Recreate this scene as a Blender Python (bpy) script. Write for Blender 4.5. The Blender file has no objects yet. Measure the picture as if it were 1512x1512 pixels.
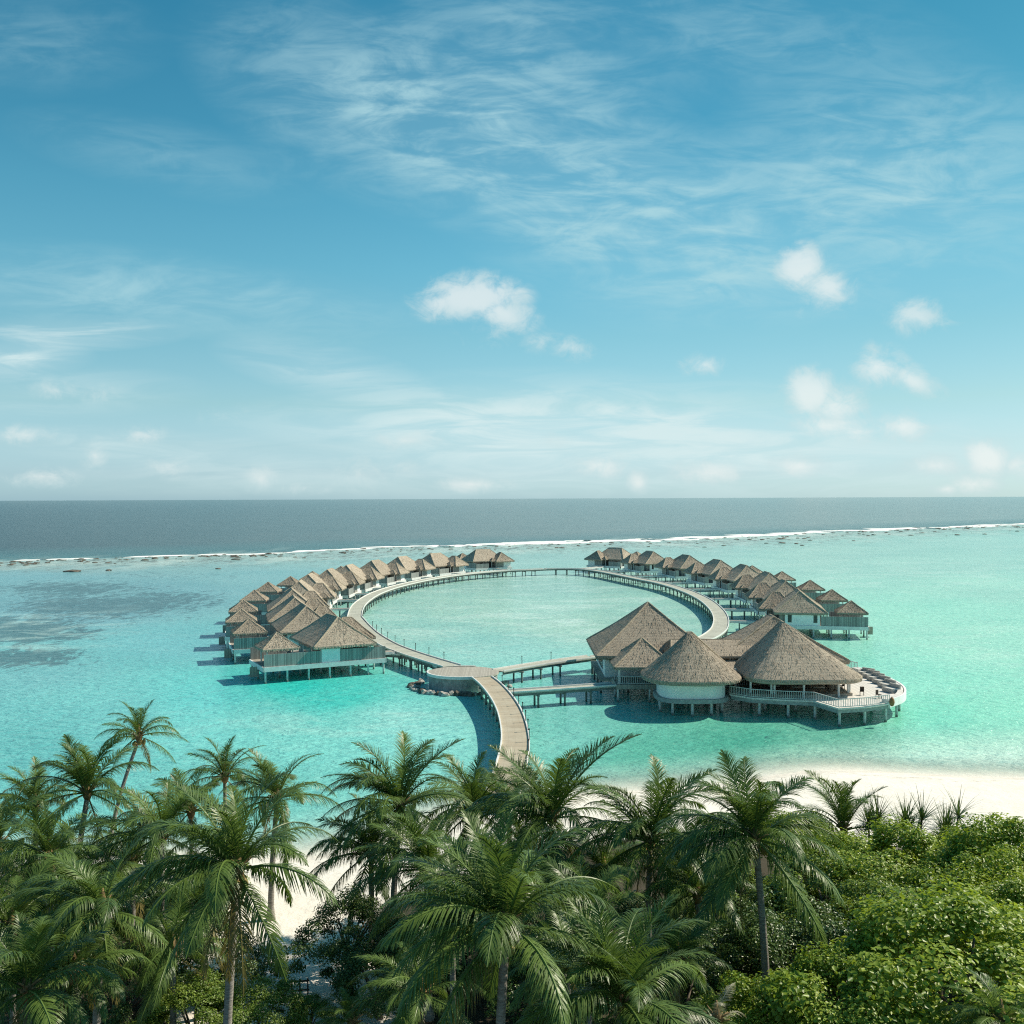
import bpy, math, random
import numpy as np
from mathutils import Vector, Matrix, noise as mnoise

random.seed(7)
rng = np.random.default_rng(7)
scene = bpy.context.scene
COL = scene.collection
R = math.radians
PI = math.pi

# ------------------------------------------------------------------ camera
F = 1512.0
CAM = Vector((0, 0, 25.0))
cam_rot = Matrix.Rotation(PI/2 - math.atan(20/F), 3, 'X') @ Matrix.Rotation(-math.atan(6/1512), 3, 'Z')
cd = bpy.data.cameras.new('camera'); cam = bpy.data.objects.new('camera', cd); COL.objects.link(cam)
cd.sensor_width = 36; cd.lens = 36; cd.clip_start = 0.5; cd.clip_end = 200000
cam.matrix_world = Matrix.Translation(CAM) @ cam_rot.to_4x4()
scene.camera = cam

def at(px, py, z=0.0):
    """photo pixel -> world point at height z"""
    d = cam_rot @ Vector(((px-756)/F, -(py-756)/F, -1))
    t = (z - CAM.z)/d.z
    return CAM + d*t
def at_depth(px, py, Y):
    d = cam_rot @ Vector(((px-756)/F, -(py-756)/F, -1))
    return CAM + d*(Y/d.y)

# ------------------------------------------------------------------ helpers
def tag(o, label=None, cat=None, group=None, kind=None):
    if label: o['label'] = label
    if cat: o['category'] = cat
    if group: o['group'] = group
    if kind: o['kind'] = kind
    return o
def empty(name, loc, rz=0.0):
    o = bpy.data.objects.new(name, None); COL.objects.link(o)
    o.location = loc; o.rotation_euler = (0, 0, rz); o.empty_display_size = 0.3
    return o
def link(name, mesh, parent=None, loc=(0,0,0), rot=(0,0,0), sc=1.0):
    o = bpy.data.objects.new(name, mesh); COL.objects.link(o)
    o.parent = parent; o.location = loc; o.rotation_euler = rot
    o.scale = (sc, sc, sc) if not hasattr(sc, '__len__') else sc
    return o
def copy_tree(o, parent=None):
    c = o.copy(); COL.objects.link(c); c.parent = parent
    for ch in list(o.children): copy_tree(ch, c)
    return c

class MB:
    def __init__(s): s.v = []; s.f = []; s.uv = None
    def add(s, vs, fs):
        n = len(s.v); s.v += [tuple(v) for v in vs]; s.f += [tuple(i+n for i in f) for f in fs]
    def box(s, x0, x1, y0, y1, z0, z1):
        x0, x1 = min(x0,x1), max(x0,x1); y0, y1 = min(y0,y1), max(y0,y1)
        s.add([(x0,y0,z0),(x1,y0,z0),(x1,y1,z0),(x0,y1,z0),(x0,y0,z1),(x1,y0,z1),(x1,y1,z1),(x0,y1,z1)],
              [(0,3,2,1),(4,5,6,7),(0,1,5,4),(1,2,6,5),(2,3,7,6),(3,0,4,7)])
    def obox(s, c, d, L, w, z0, z1):
        """box centred at c (xy), long axis d, length L, width w"""
        d = Vector((d[0], d[1])).normalized(); n = Vector((-d.y, d.x)); c = Vector((c[0], c[1]))
        q = [c-d*L/2-n*w/2, c+d*L/2-n*w/2, c+d*L/2+n*w/2, c-d*L/2+n*w/2]
        s.prism(q, z0, z1)
    def prism(s, pts, z0, z1):
        n = len(pts)
        a = sum(pts[i][0]*pts[(i+1)%n][1]-pts[(i+1)%n][0]*pts[i][1] for i in range(n))
        if a < 0: pts = pts[::-1]
        s.add([(p[0],p[1],z0) for p in pts]+[(p[0],p[1],z1) for p in pts],
              [tuple(range(n-1,-1,-1)), tuple(range(n,2*n))]+[(i,(i+1)%n,n+(i+1)%n,n+i) for i in range(n)])
    def tube(s, pts, rad, k=7, caps=True):
        pts = [Vector(p) for p in pts]; n = len(pts)
        rad = rad if hasattr(rad,'__len__') else [rad]*n
        vs = []; fs = []
        up = Vector((0,0,1))
        for i, p in enumerate(pts):
            t = (pts[min(i+1,n-1)]-pts[max(i-1,0)]).normalized()
            a = t.cross(up if abs(t.z) < .95 else Vector((1,0,0))).normalized(); b = t.cross(a)
            for j in range(k):
                an = 2*PI*j/k; vs.append(p+(a*math.cos(an)+b*math.sin(an))*rad[i])
        for i in range(n-1):
            for j in range(k):
                fs.append((i*k+j, (i+1)*k+j, (i+1)*k+(j+1)%k, i*k+(j+1)%k))
        if caps:
            fs.append(tuple(range(k))); fs.append(tuple((n-1)*k+j for j in range(k-1,-1,-1)))
        s.add(vs, fs)
    def mesh(s, name, mat, smooth=False):
        me = bpy.data.meshes.new(name); me.from_pydata(s.v, [], s.f)
        for m in (mat if isinstance(mat, (list,tuple)) else [mat]): me.materials.append(m)
        if smooth: me.polygons.foreach_set('use_smooth', [True]*len(me.polygons))
        me.update(); return me
    def build(s, name, mat, parent=None, smooth=False, **k):
        return link(name, s.mesh(name, mat, smooth), parent, **k)

def ico(rad=1.0, sub=2):
    import bmesh
    bm = bmesh.new(); bmesh.ops.create_icosphere(bm, subdivisions=sub, radius=rad)
    vs = [v.co.copy() for v in bm.verts]; fs = [tuple(v.index for v in f.verts) for f in bm.faces]; bm.free()
    return vs, fs

# ------------------------------------------------------------------ node helper
class NT:
    def __init__(s, nt): s.nt = nt
    def n(s, t, **k):
        nd = s.nt.nodes.new(t)
        for a, b in k.items():
            setattr(nd, a, b)
        return nd
    def set(s, sock, v):
        if hasattr(v, 'is_output'): s.nt.links.new(v, sock)
        else:
            try: sock.default_value = v
            except Exception: sock.default_value = (*v, 1)
    def math(s, op, a, b=0.0, c=None, clamp=False):
        nd = s.n('ShaderNodeMath', operation=op, use_clamp=clamp); s.set(nd.inputs[0], a); s.set(nd.inputs[1], b)
        if c is not None: s.set(nd.inputs[2], c)
        return nd.outputs[0]
    def mix(s, f, a, b, blend='MIX'):
        nd = s.n('ShaderNodeMix', data_type='RGBA', blend_type=blend); s.set(nd.inputs[0], f); s.set(nd.inputs[6], a); s.set(nd.inputs[7], b)
        return nd.outputs[2]
    def noise(s, vec, scale, detail=4, rough=.55, dist=0.0, out=0):
        nd = s.n('ShaderNodeTexNoise'); s.set(nd.inputs['Vector'], vec)
        nd.inputs['Scale'].default_value = scale; nd.inputs['Detail'].default_value = detail
        nd.inputs['Roughness'].default_value = rough; nd.inputs['Distortion'].default_value = dist
        return nd.outputs[out]
    def mapping(s, vec, loc=(0,0,0), rot=(0,0,0), sc=(1,1,1), kind='POINT'):
        nd = s.n('ShaderNodeMapping', vector_type=kind); s.set(nd.inputs[0], vec)
        nd.inputs[1].default_value = loc; nd.inputs[2].default_value = rot; nd.inputs[3].default_value = sc
        return nd.outputs[0]
    def smooth(s, x, a, b, lo=0.0, hi=1.0):
        nd = s.n('ShaderNodeMapRange', interpolation_type='SMOOTHSTEP'); s.set(nd.inputs[0], x)
        for i, v in enumerate((a, b, lo, hi)): s.set(nd.inputs[1+i], v)
        return nd.outputs[0]
    def ramp(s, x, stops):
        nd = s.n('ShaderNodeValToRGB'); s.set(nd.inputs[0], x); e = nd.color_ramp.elements
        while len(e) < len(stops): e.new(0.5)
        for i, (p, c) in enumerate(stops):
            e[i].position = p; e[i].color = (*c, 1) if len(c) == 3 else c
        return nd.outputs[0]
    def bump(s, h, strength=.5, dist=.1):
        nd = s.n('ShaderNodeBump'); nd.inputs['Strength'].default_value = strength; nd.inputs['Distance'].default_value = dist
        s.set(nd.inputs['Height'], h); return nd.outputs[0]

def material(name):
    m = bpy.data.materials.new(name); m.use_nodes = True
    t = NT(m.node_tree); b = m.node_tree.nodes['Principled BSDF']
    return m, t, b
def coords(t, rnd=True):
    """object coordinates, shifted per object so copies do not repeat"""
    tc = t.n('ShaderNodeTexCoord').outputs['Object']
    if not rnd: return tc
    oi = t.n('ShaderNodeObjectInfo').outputs['Random']
    cx = t.n('ShaderNodeCombineXYZ'); k = t.math('MULTIPLY', oi, 57.0)
    for i in range(3): t.set(cx.inputs[i], k)
    v = t.n('ShaderNodeVectorMath', operation='ADD'); t.set(v.inputs[0], tc); t.set(v.inputs[1], cx.outputs[0])
    return v.outputs[0]

# ------------------------------------------------------------------ materials
def thatch_mat(name, c0, c1, c2):
    m, t, b = material(name); p = coords(t)
    n1 = t.noise(t.mapping(p, sc=(1,1,.6)), 7.5, 6, .8)
    n2 = t.noise(p, .35, 3, .6)
    sep = t.n('ShaderNodeSeparateXYZ'); t.set(sep.inputs[0], p)
    row = t.math('FRACT', t.math('ADD', t.math('MULTIPLY', sep.outputs[2], 3.4), t.math('MULTIPLY', t.noise(p, 1.6, 4), 1.3)))
    rowd = t.smooth(row, 0.0, .32)
    n3 = t.noise(t.mapping(p, sc=(1,1,.6)), 19, 4, .85)
    k = t.math('ADD', t.math('MULTIPLY', n1, .55), t.math('MULTIPLY', n3, .45))
    col = t.ramp(k, [(.30, c0), (.50, c1), (.70, c2)])
    col = t.mix(t.math('MULTIPLY', t.math('SUBTRACT', 1.0, rowd), .28), col, c0)
    col = t.mix(t.smooth(n2, .4, .75, 0, .35), col, tuple(x*.72 for x in c1))
    oi = t.n('ShaderNodeObjectInfo').outputs['Random']
    hs = t.n('ShaderNodeHueSaturation'); t.set(hs.inputs['Value'], t.math('ADD', .9, t.math('MULTIPLY', oi, .2))); t.set(hs.inputs['Color'], col)
    t.set(b.inputs['Base Color'], hs.outputs[0]); b.inputs['Roughness'].default_value = .95
    b.inputs['Specular IOR Level'].default_value = .1
    h = t.math('ADD', k, t.math('MULTIPLY', rowd, .12))
    t.set(b.inputs['Normal'], t.bump(h, .8, .35))
    return m
THATCH = thatch_mat('thatch', (.22,.182,.138), (.47,.40,.315), (.80,.71,.58))
RIDGE = thatch_mat('ridge_thatch', (.26,.205,.14), (.52,.44,.33), (.72,.63,.50))

def simple(name, col, rough=.6, var=.15, scale=3.0, stretch=(1,1,1), spec=.3, bump=0.0):
    m, t, b = material(name); p = t.mapping(coords(t), sc=stretch)
    n = t.noise(p, scale, 5, .6)
    c = t.mix(t.smooth(n, .3, .7), tuple(x*(1-var) for x in col), tuple(min(1,x*(1+var)) for x in col))
    t.set(b.inputs['Base Color'], c); b.inputs['Roughness'].default_value = rough; b.inputs['Specular IOR Level'].default_value = spec
    if bump: t.set(b.inputs['Normal'], t.bump(n, bump, .05))
    return m
def planks(name, col, axis=0, pitch=.16, var=.3, gap=.5):
    """boards side by side along an object axis"""
    m, t, b = material(name); p = coords(t, False)
    sep = t.n('ShaderNodeSeparateXYZ'); t.set(sep.inputs[0], p)
    if axis == 3: q = t.math('ADD', sep.outputs[0], sep.outputs[1])
    else: q = sep.outputs[axis]
    q = t.math('DIVIDE', q, pitch)
    wn = t.n('ShaderNodeTexWhiteNoise', noise_dimensions='1D'); t.set(wn.inputs['W'], t.math('FLOOR', q))
    fr = t.math('FRACT', q)
    g = t.math('MINIMUM', t.smooth(fr, .02, .12), t.smooth(fr, .98, .88))
    c = t.mix(wn.outputs[0], tuple(x*(1-var) for x in col), tuple(min(1,x*(1+var)) for x in col))
    n = t.noise(p, 1.3, 4, .6)
    c = t.mix(t.smooth(n, .35, .75, 0, .4), c, tuple(x*.75 for x in col))
    c = t.mix(t.math('MULTIPLY', t.math('SUBTRACT', 1.0, g), gap), c, tuple(x*.3 for x in col))
    t.set(b.inputs['Base Color'], c); b.inputs['Roughness'].default_value = .75; b.inputs['Specular IOR Level'].default_value = .25
    return m
WHITE = simple('white_render', (.82,.83,.81), .7, .07, 1.2)
BEAM = simple('white_beam', (.74,.74,.71), .6, .1, 2)
TIMBER = planks('weathered_boards', (.33,.325,.30), 3, .17, .35)
FENCE = planks('grey_fence_boards', (.31,.325,.305), 3, .15, .35)
DECKM = planks('deck_boards', (.40,.36,.30), 0, .15, .2)
TERR = planks('terrace_boards', (.74,.71,.66), 0, .15, .15)
PILE = simple('pale_pile', (.60,.61,.58), .8, .25, 2.5)
DPILE = simple('dark_pile', (.16,.17,.16), .85, .3, 2.5)
DARK = simple('dark_timber', (.05,.048,.045), .7, .3, 4)
GLASSM = simple('dark_glass', (.02,.03,.035), .12, .1, 1, spec=.6)
RIM = simple('grey_rim', (.33,.35,.34), .7, .2, 3)
RAILM = simple('pale_rail', (.52,.53,.51), .6, .2, 4)
def pile_mat(name, col):
    m, t, b = material(name); p = t.n('ShaderNodeTexCoord').outputs['Object']; sp = t.n('ShaderNodeSeparateXYZ'); t.set(sp.inputs[0], p)
    n = t.noise(p, 2.5, 5, .6); c = t.mix(t.smooth(n, .3, .7), tuple(x*.75 for x in col), tuple(min(1, x*1.2) for x in col))
    st = t.smooth(t.math('ADD', sp.outputs[2], t.math('MULTIPLY', n, .4)), .62, .30)
    c = t.mix(t.math('MULTIPLY', st, .8), c, (.055,.06,.045)); t.set(b.inputs['Base Color'], c); b.inputs['Roughness'].default_value = .85; return m
PILE = pile_mat('tide_stained_pale_pile', (.60,.61,.58)); DPILE = pile_mat('tide_stained_dark_pile', (.17,.18,.17))
CONC = simple('grey_concrete', (.33,.33,.31), .85, .25, 1.5, bump=.3)
ROCK = simple('coral_rock', (.13,.115,.095), .9, .5, 1.2, bump=.6)
ROCKP = simple('pale_rock', (.40,.38,.34), .9, .5, 1.5, bump=.6)
SOFA = simple('grey_weave', (.46,.445,.41), .9, .25, 9)
CUSH = simple('pale_cushion', (.62,.60,.55), .9, .08, 5)
CHAIRM = simple('dark_wood', (.06,.045,.035), .5, .3, 5)
TABLEM = simple('table_wood', (.42,.38,.33), .5, .2, 5)
BROWN = simple('woven_brown', (.30,.16,.07), .8, .3, 14)

def walk_mat(name, col, col2):
    m, t, b = material(name)
    uv = t.n('ShaderNodeUVMap').outputs[0]
    sep = t.n('ShaderNodeSeparateXYZ'); t.set(sep.inputs[0], uv)
    q = t.math('DIVIDE', sep.outputs[1], .19)
    wn = t.n('ShaderNodeTexWhiteNoise', noise_dimensions='1D'); t.set(wn.inputs['W'], t.math('FLOOR', q))
    fr = t.math('FRACT', q)
    g = t.math('MINIMUM', t.smooth(fr, .0, .12), t.smooth(fr, 1., .88))
    c = t.mix(wn.outputs[0], tuple(x*.8 for x in col), tuple(x*1.12 for x in col))
    big = t.noise(uv, .35, 4, .65)
    c = t.mix(t.smooth(big, .35, .7), c, col2)
    c = t.mix(t.math('MULTIPLY', t.math('SUBTRACT', 1.0, g), .55), c, tuple(x*.35 for x in col))
    st = t.smooth(t.math('ABSOLUTE', t.math('SUBTRACT', t.math('FRACT', t.math('MULTIPLY', sep.outputs[0], 1.5)), .5)), .44, .5, 0, .25)
    c = t.mix(st, c, tuple(x*.5 for x in col))
    t.set(b.inputs['Base Color'], c); b.inputs['Roughness'].default_value = .75; b.inputs['Specular IOR Level'].default_value = .2
    return m
WALK = walk_mat('walk_boards', (.45,.455,.385), (.53,.53,.45))
PDECK = planks('platform_boards', (.44,.41,.35), 0, .18, .12)
WALKW = walk_mat('warm_walk_boards', (.46,.39,.285), (.51,.455,.35))

def leaf_mat(name, c0, c1, rough=.42, trans=.25, vary=.25):
    m, t, b = material(name)
    oi = t.n('ShaderNodeObjectInfo').outputs['Random']
    at_ = t.n('ShaderNodeAttribute', attribute_name='shade', attribute_type='GEOMETRY').outputs['Fac']
    k = t.math('ADD', t.math('MULTIPLY', oi, vary), t.math('MULTIPLY', at_, 1-vary), clamp=True)
    c = t.mix(k, c0, c1)
    t.set(b.inputs['Base Color'], c); b.inputs['Roughness'].default_value = rough
    b.inputs['Specular IOR Level'].default_value = .42
    tr = t.n('ShaderNodeBsdfTranslucent'); t.set(tr.inputs[0], t.mix(.35, c, (c1[0]*1.4, c1[1]*1.4, c1[2]*.4)))
    mx = t.n('ShaderNodeMixShader'); mx.inputs[0].default_value = trans
    out = m.node_tree.nodes['Material Output']
    t.set(mx.inputs[1], b.outputs[0]); t.set(mx.inputs[2], tr.outputs[0]); t.set(out.inputs[0], mx.outputs[0])
    return m
PALM = leaf_mat('palm_leaf', (.016,.056,.016), (.190,.285,.062), .40, .28, .40)
PALMY = leaf_mat('yellowing_palm_leaf', (.16,.15,.035), (.26,.21,.07), .5, .22, .5)
PALMP = leaf_mat('bleached_palm_leaf', (.30,.29,.20), (.44,.41,.30), .6, .15, .5)
LEAFS = [leaf_mat('bright_hibiscus_leaf', (.070,.160,.010), (.420,.520,.075), .42, .34, .10),
         leaf_mat('mid_leaf', (.048,.120,.014), (.300,.390,.070), .40, .30, .10),
         leaf_mat('dark_glossy_leaf', (.024,.075,.016), (.150,.220,.058), .36, .22, .10)]
TRUNK = simple('palm_trunk', (.27,.25,.22), .9, .35, 3, (1,1,6), bump=.5)
BARK = simple('bark', (.13,.11,.085), .9, .4, 3, bump=.5)
FIBRE = simple('palm_fibre', (.22,.15,.07), .9, .4, 6)
NUT = simple('coconut_husk', (.28,.22,.07), .55, .35, 4)

# sand darkened inland: leaf litter, with shade under the trees painted in (attribute)
def sand_mat():
    m, t, b = material('coral_sand'); p = t.n('ShaderNodeTexCoord').outputs['Object']
    soil_shade = t.n('ShaderNodeAttribute', attribute_name='soil_shade', attribute_type='GEOMETRY').outputs['Fac']
    wet = t.n('ShaderNodeAttribute', attribute_name='wet', attribute_type='GEOMETRY').outputs['Fac']
    n = t.noise(p, .4, 6, .6); n2 = t.noise(p, 3.5, 5, .7)
    c = t.mix(t.smooth(n, .3, .7), (.80,.745,.66), (.86,.81,.73))
    c = t.mix(t.smooth(n2, .62, .75, 0, .25), c, (.50,.44,.36))
    c = t.mix(wet, c, (.50,.45,.36))
    wr = t.n('ShaderNodeAttribute', attribute_name='wrack', attribute_type='GEOMETRY').outputs['Fac']
    c = t.mix(t.math('MULTIPLY', t.smooth(t.noise(p, 1.1, 6, .75), .5, .66), wr), c, (.24,.19,.13))
    n9 = t.noise(p, 1.6, 3, .5)
    ns = t.noise(p, .25, 5, .7)
    c = t.mix(t.smooth(t.math('ADD', soil_shade, t.math('MULTIPLY', t.math('SUBTRACT', ns, .5), .8)), .4, .7), c, (.07,.06,.04))
    t.set(b.inputs['Base Color'], c); b.inputs['Roughness'].default_value = .9; b.inputs['Specular IOR Level'].default_value = .15
    t.set(b.inputs['Normal'], t.bump(t.math('ADD', t.math('ADD', n, t.math('MULTIPLY', n2, .3)), t.math('MULTIPLY', n9, .4)), .45, .3))
    return m
SAND = sand_mat()

def water_mat():
    m, t, b = material('sea_water'); p = t.n('ShaderNodeTexCoord').outputs['Object']
    tone = t.n('ShaderNodeAttribute', attribute_name='tone', attribute_type='GEOMETRY').outputs['Color']
    al = t.n('ShaderNodeAttribute', attribute_name='cover', attribute_type='GEOMETRY').outputs['Fac']
    weed = t.n('ShaderNodeAttribute', attribute_name='weed', attribute_type='GEOMETRY').outputs['Fac']
    pale = t.n('ShaderNodeAttribute', attribute_name='pale', attribute_type='GEOMETRY').outputs['Fac']
    # bottom mottling, weed patches, pale sand streaks
    n1 = t.noise(t.mapping(p, rot=(0,0,.2), sc=(1,1.0,1)), .045, 6, .6, .5)
    c = t.mix(t.smooth(n1, .35, .68, 0, .42), tone, t.mix(1.0, tone, (.62,.80,.82), 'MULTIPLY'))
    n2 = t.noise(t.mapping(p, rot=(0,0,-.35), sc=(1.0,.42,1)), .32, 9, .74, 1.2)
    wv = t.math('MULTIPLY', t.smooth(t.math('ADD', n2, t.math('MULTIPLY', t.math('SUBTRACT', weed, .5), .38)), .5, .62), t.smooth(weed, .02, .3))
    c = t.mix(t.math('MULTIPLY', wv, .85), c, (.055,.14,.16))
    n7 = t.noise(t.mapping(p, rot=(0,0,.03), sc=(.25,.8,1)), .012, 7, .7, .4)
    c = t.mix(t.smooth(n7, .35, .7, .28, 0), c, t.mix(1.0, c, (.6,.7,.75), 'MULTIPLY'))
    rf = t.n('ShaderNodeAttribute', attribute_name='reef', attribute_type='GEOMETRY').outputs['Fac']
    n5 = t.noise(t.mapping(p, sc=(1,.32,1)), .26, 7, .78, .5)
    c = t.mix(t.math('MULTIPLY', t.smooth(n5, .49, .60), t.math('MULTIPLY', rf, 1.0)), c, (.12,.11,.075))
    n6 = t.noise(t.mapping(p, sc=(.5,.22,1)), .09, 5, .6, .3)
    c = t.mix(t.math('MULTIPLY', t.smooth(n6, .5, .62), t.math('MULTIPLY', rf, .6)), c, (.62,.72,.64))
    n3 = t.noise(t.mapping(p, rot=(0,0,.12), sc=(.35,.62,1)), .17, 7, .66, .8)
    c = t.mix(t.math('MULTIPLY', t.smooth(n3, .46, .66), t.math('MULTIPLY', pale, .75)), c, (.64,.82,.74))
    n4 = t.noise(t.mapping(p, rot=(0,0,.1), sc=(.8,.95,1)), .95, 6, .74, .5)
    wp = t.smooth(t.noise(t.mapping(p, rot=(0,0,.2), sc=(.5,.8,1)), .035, 4, .6, .6), .35, .65, .45, 1.15)
    c = t.mix(t.math('MULTIPLY', t.smooth(n4, .34, .56, .62, 0), wp, clamp=True), c, t.mix(1.0, c, (.52,.72,.76), 'MULTIPLY'))  # shaded sides of the ripples painted into the colour
    c = t.mix(t.smooth(n4, .55, .72, 0, .35), c, t.mix(.5, c, (.55,.85,.76)))  # pale ripple glints, also painted into the colour
    t.set(b.inputs['Base Color'], c)
    b.inputs['Roughness'].default_value = .2; b.inputs['IOR'].default_value = 1.33
    sea = t.n('ShaderNodeAttribute', attribute_name='open_sea', attribute_type='GEOMETRY').outputs['Fac']
    t.set(b.inputs['Specular IOR Level'], t.math('SUBTRACT', .17, t.math('MULTIPLY', sea, .06)))
    w1 = t.noise(t.mapping(p, rot=(0,0,.35), sc=(.75,1.35,1)), .55, 4, .6, .3)
    w2 = t.noise(t.mapping(p, rot=(0,0,-.2), sc=(.8,1.3,1)), 1.7, 4, .6, .2)
    h = t.math('ADD', t.math('MULTIPLY', w1, .7), t.math('MULTIPLY', w2, .3))
    t.set(b.inputs['Normal'], t.bump(h, .8, 1.0))
    tr = t.n('ShaderNodeBsdfTransparent'); mx = t.n('ShaderNodeMixShader'); t.set(mx.inputs[0], al)
    t.set(mx.inputs[1], tr.outputs[0]); t.set(mx.inputs[2], b.outputs[0])
    t.set(m.node_tree.nodes['Material Output'].inputs[0], mx.outputs[0])
    return m
WATER = water_mat()
FOAM = simple('sea_foam', (.86,.88,.86), .9, .06, .5)

# ------------------------------------------------------------------ shore, water, beach
def pline(pts, z=0.0): return np.array([[*at(x, y, z).xy] for x, y in pts])
SHORE = pline([(-900,1360),(-300,1300),(0,1278),(200,1264),(400,1270),(500,1263),(600,1225),(700,1190),(850,1172),(1000,1166),(1100,1153),
               (1180,1139),(1260,1137),(1400,1146),(1512,1149),(1800,1160),(2600,1185)])
# round the shore corners a little
def chaikin(P, it=2):
    for _ in range(it):
        Q = [P[0]]
        for a, b in zip(P[:-1], P[1:]): Q += [a*.75+b*.25, a*.25+b*.75]
        Q.append(P[-1]); P = np.array(Q)
    return P
SHORE = chaikin(SHORE)
REEF = pline([(-1200,860),(-400,838),(-100,830),(100,826),(300,820),(430,816.5),(560,809),(700,806),(970,798.5),(1180,788),(1344,781),(1512,774.5),(1700,766.5),(2000,757)])

def sdist(P, line):
    """signed distance to a polyline running left to right; positive on the camera's side"""
    best = np.full(len(P), 1e18); sg = np.zeros(len(P))
    for a, b in zip(line[:-1], line[1:]):
        d = b-a; L = d@d
        t = np.clip(((P-a)@d)/L, 0, 1); q = a+t[:,None]*d; e = P-q; dd = (e**2).sum(1)
        cr = d[0]*e[:,1]-d[1]*e[:,0]
        m = dd < best
        best[m] = dd[m]; sg[m] = np.where(cr[m] > 0, -1, 1)
    return np.sqrt(best)*sg

def axis(fine0, fine1, step, lo, hi, g=1.16):
    a = list(np.arange(fine0, fine1+.01, step)); s = step
    x = a[-1]
    while x < hi: s *= g; x += s; a.append(x)
    s = step; x = a[0]; pre = []
    while x > lo: s *= g; x -= s; pre.append(x)
    return np.array(pre[::-1]+a)
def grid_obj(name, xs, ys, zf, mat, attrs=None, colors=None):
    X, Y = np.meshgrid(xs, ys); P = np.stack([X.ravel(), Y.ravel()], 1)
    z = zf(P) if callable(zf) else np.full(len(P), zf)
    nx, ny = len(xs), len(ys)
    i = np.arange(nx*ny).reshape(ny, nx)
    f = np.stack([i[:-1,:-1], i[:-1,1:], i[1:,1:], i[1:,:-1]], -1).reshape(-1,4)
    me = bpy.data.meshes.new(name)
    me.vertices.add(len(P)); me.vertices.foreach_set('co', np.column_stack([P, z]).astype('f').ravel())
    me.loops.add(f.size); me.loops.foreach_set('vertex_index', f.ravel().astype('i'))
    me.polygons.add(len(f)); me.polygons.foreach_set('loop_start', np.arange(0, f.size, 4, dtype='i'))
    me.update(calc_edges=True)
    me.polygons.foreach_set('use_smooth', [True]*len(f))
    for k, fn in (attrs or {}).items():
        a = me.attributes.new(k, 'FLOAT', 'POINT'); a.data.foreach_set('value', fn(P).astype('f'))
    for k, fn in (colors or {}).items():
        a = me.attributes.new(k, 'FLOAT_COLOR', 'POINT'); c = fn(P); a.data.foreach_set('color', np.column_stack([c, np.ones(len(c))]).astype('f').ravel())
    me.materials.append(mat); me.validate()
    return link(name, me)

# the lagoon's own colour: depth and bottom differ from place to place (px, py of places in the photo, albedo)
def lin(r, g, b): return tuple(((c/255+.055)/1.055)**2.4 if c > 10 else c/255/12.92 for c in (r, g, b))
TONES = [
 (-200,880,(76,140,148)),(60,850,(84,152,155)),(120,900,(80,146,152)),(250,880,(86,156,158)),(280,950,(80,168,168)),(60,990,(84,168,166)),(-200,1050,(84,168,168)),
 (150,1040,(84,178,172)),(60,1120,(74,168,162)),(320,1030,(76,188,180)),(430,1015,(36,186,172)),(500,1030,(50,186,172)),(380,1060,(92,192,182)),(440,1100,(98,196,184)),
 (560,1060,(104,198,186)),(640,1080,(104,198,186)),(470,1180,(92,184,172)),(300,1200,(80,172,162)),(600,930,(112,186,172)),(700,900,(122,190,172)),(850,920,(124,190,170)),(1000,900,(118,188,170)),(800,860,(112,178,164)),(700,960,(108,188,176)),
 (820,1010,(86,182,170)),(850,1080,(88,180,165)),(950,1110,(72,168,146)),(1100,1095,(62,160,136)),(1250,1095,(74,164,140)),(1390,1060,(92,198,170)),(1350,1000,(106,204,178)),
 (1480,1060,(104,202,174)),(1380,900,(116,206,180)),(1480,950,(122,208,182)),(1480,870,(120,198,176)),(1400,830,(118,190,172)),(1200,820,(116,184,168)),(1000,812,(112,176,164)),
 (800,815,(112,176,164)),(650,820,(106,170,160)),(450,826,(104,166,158)),(300,832,(100,160,154)),(100,838,(96,152,148)),(1512,800,(118,188,172)),(1700,850,(116,196,176)),
 (1512,1110,(126,210,182)),(1380,1120,(122,210,182)),(1200,1118,(98,184,158)),(1700,1110,(120,206,180)),(200,870,(84,150,152)),(380,850,(92,160,158))]
TP = np.array([[*at(x, y).xy] for x, y, c in TONES]); TC = np.array([lin(*c) for x, y, c in TONES])
def warp(P):
    Y = np.maximum(P[:,1], 8); return np.stack([P[:,0]/np.maximum(Y,8)*1.0, np.log(Y)*.55], 1)
TW = warp(TP)
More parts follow.
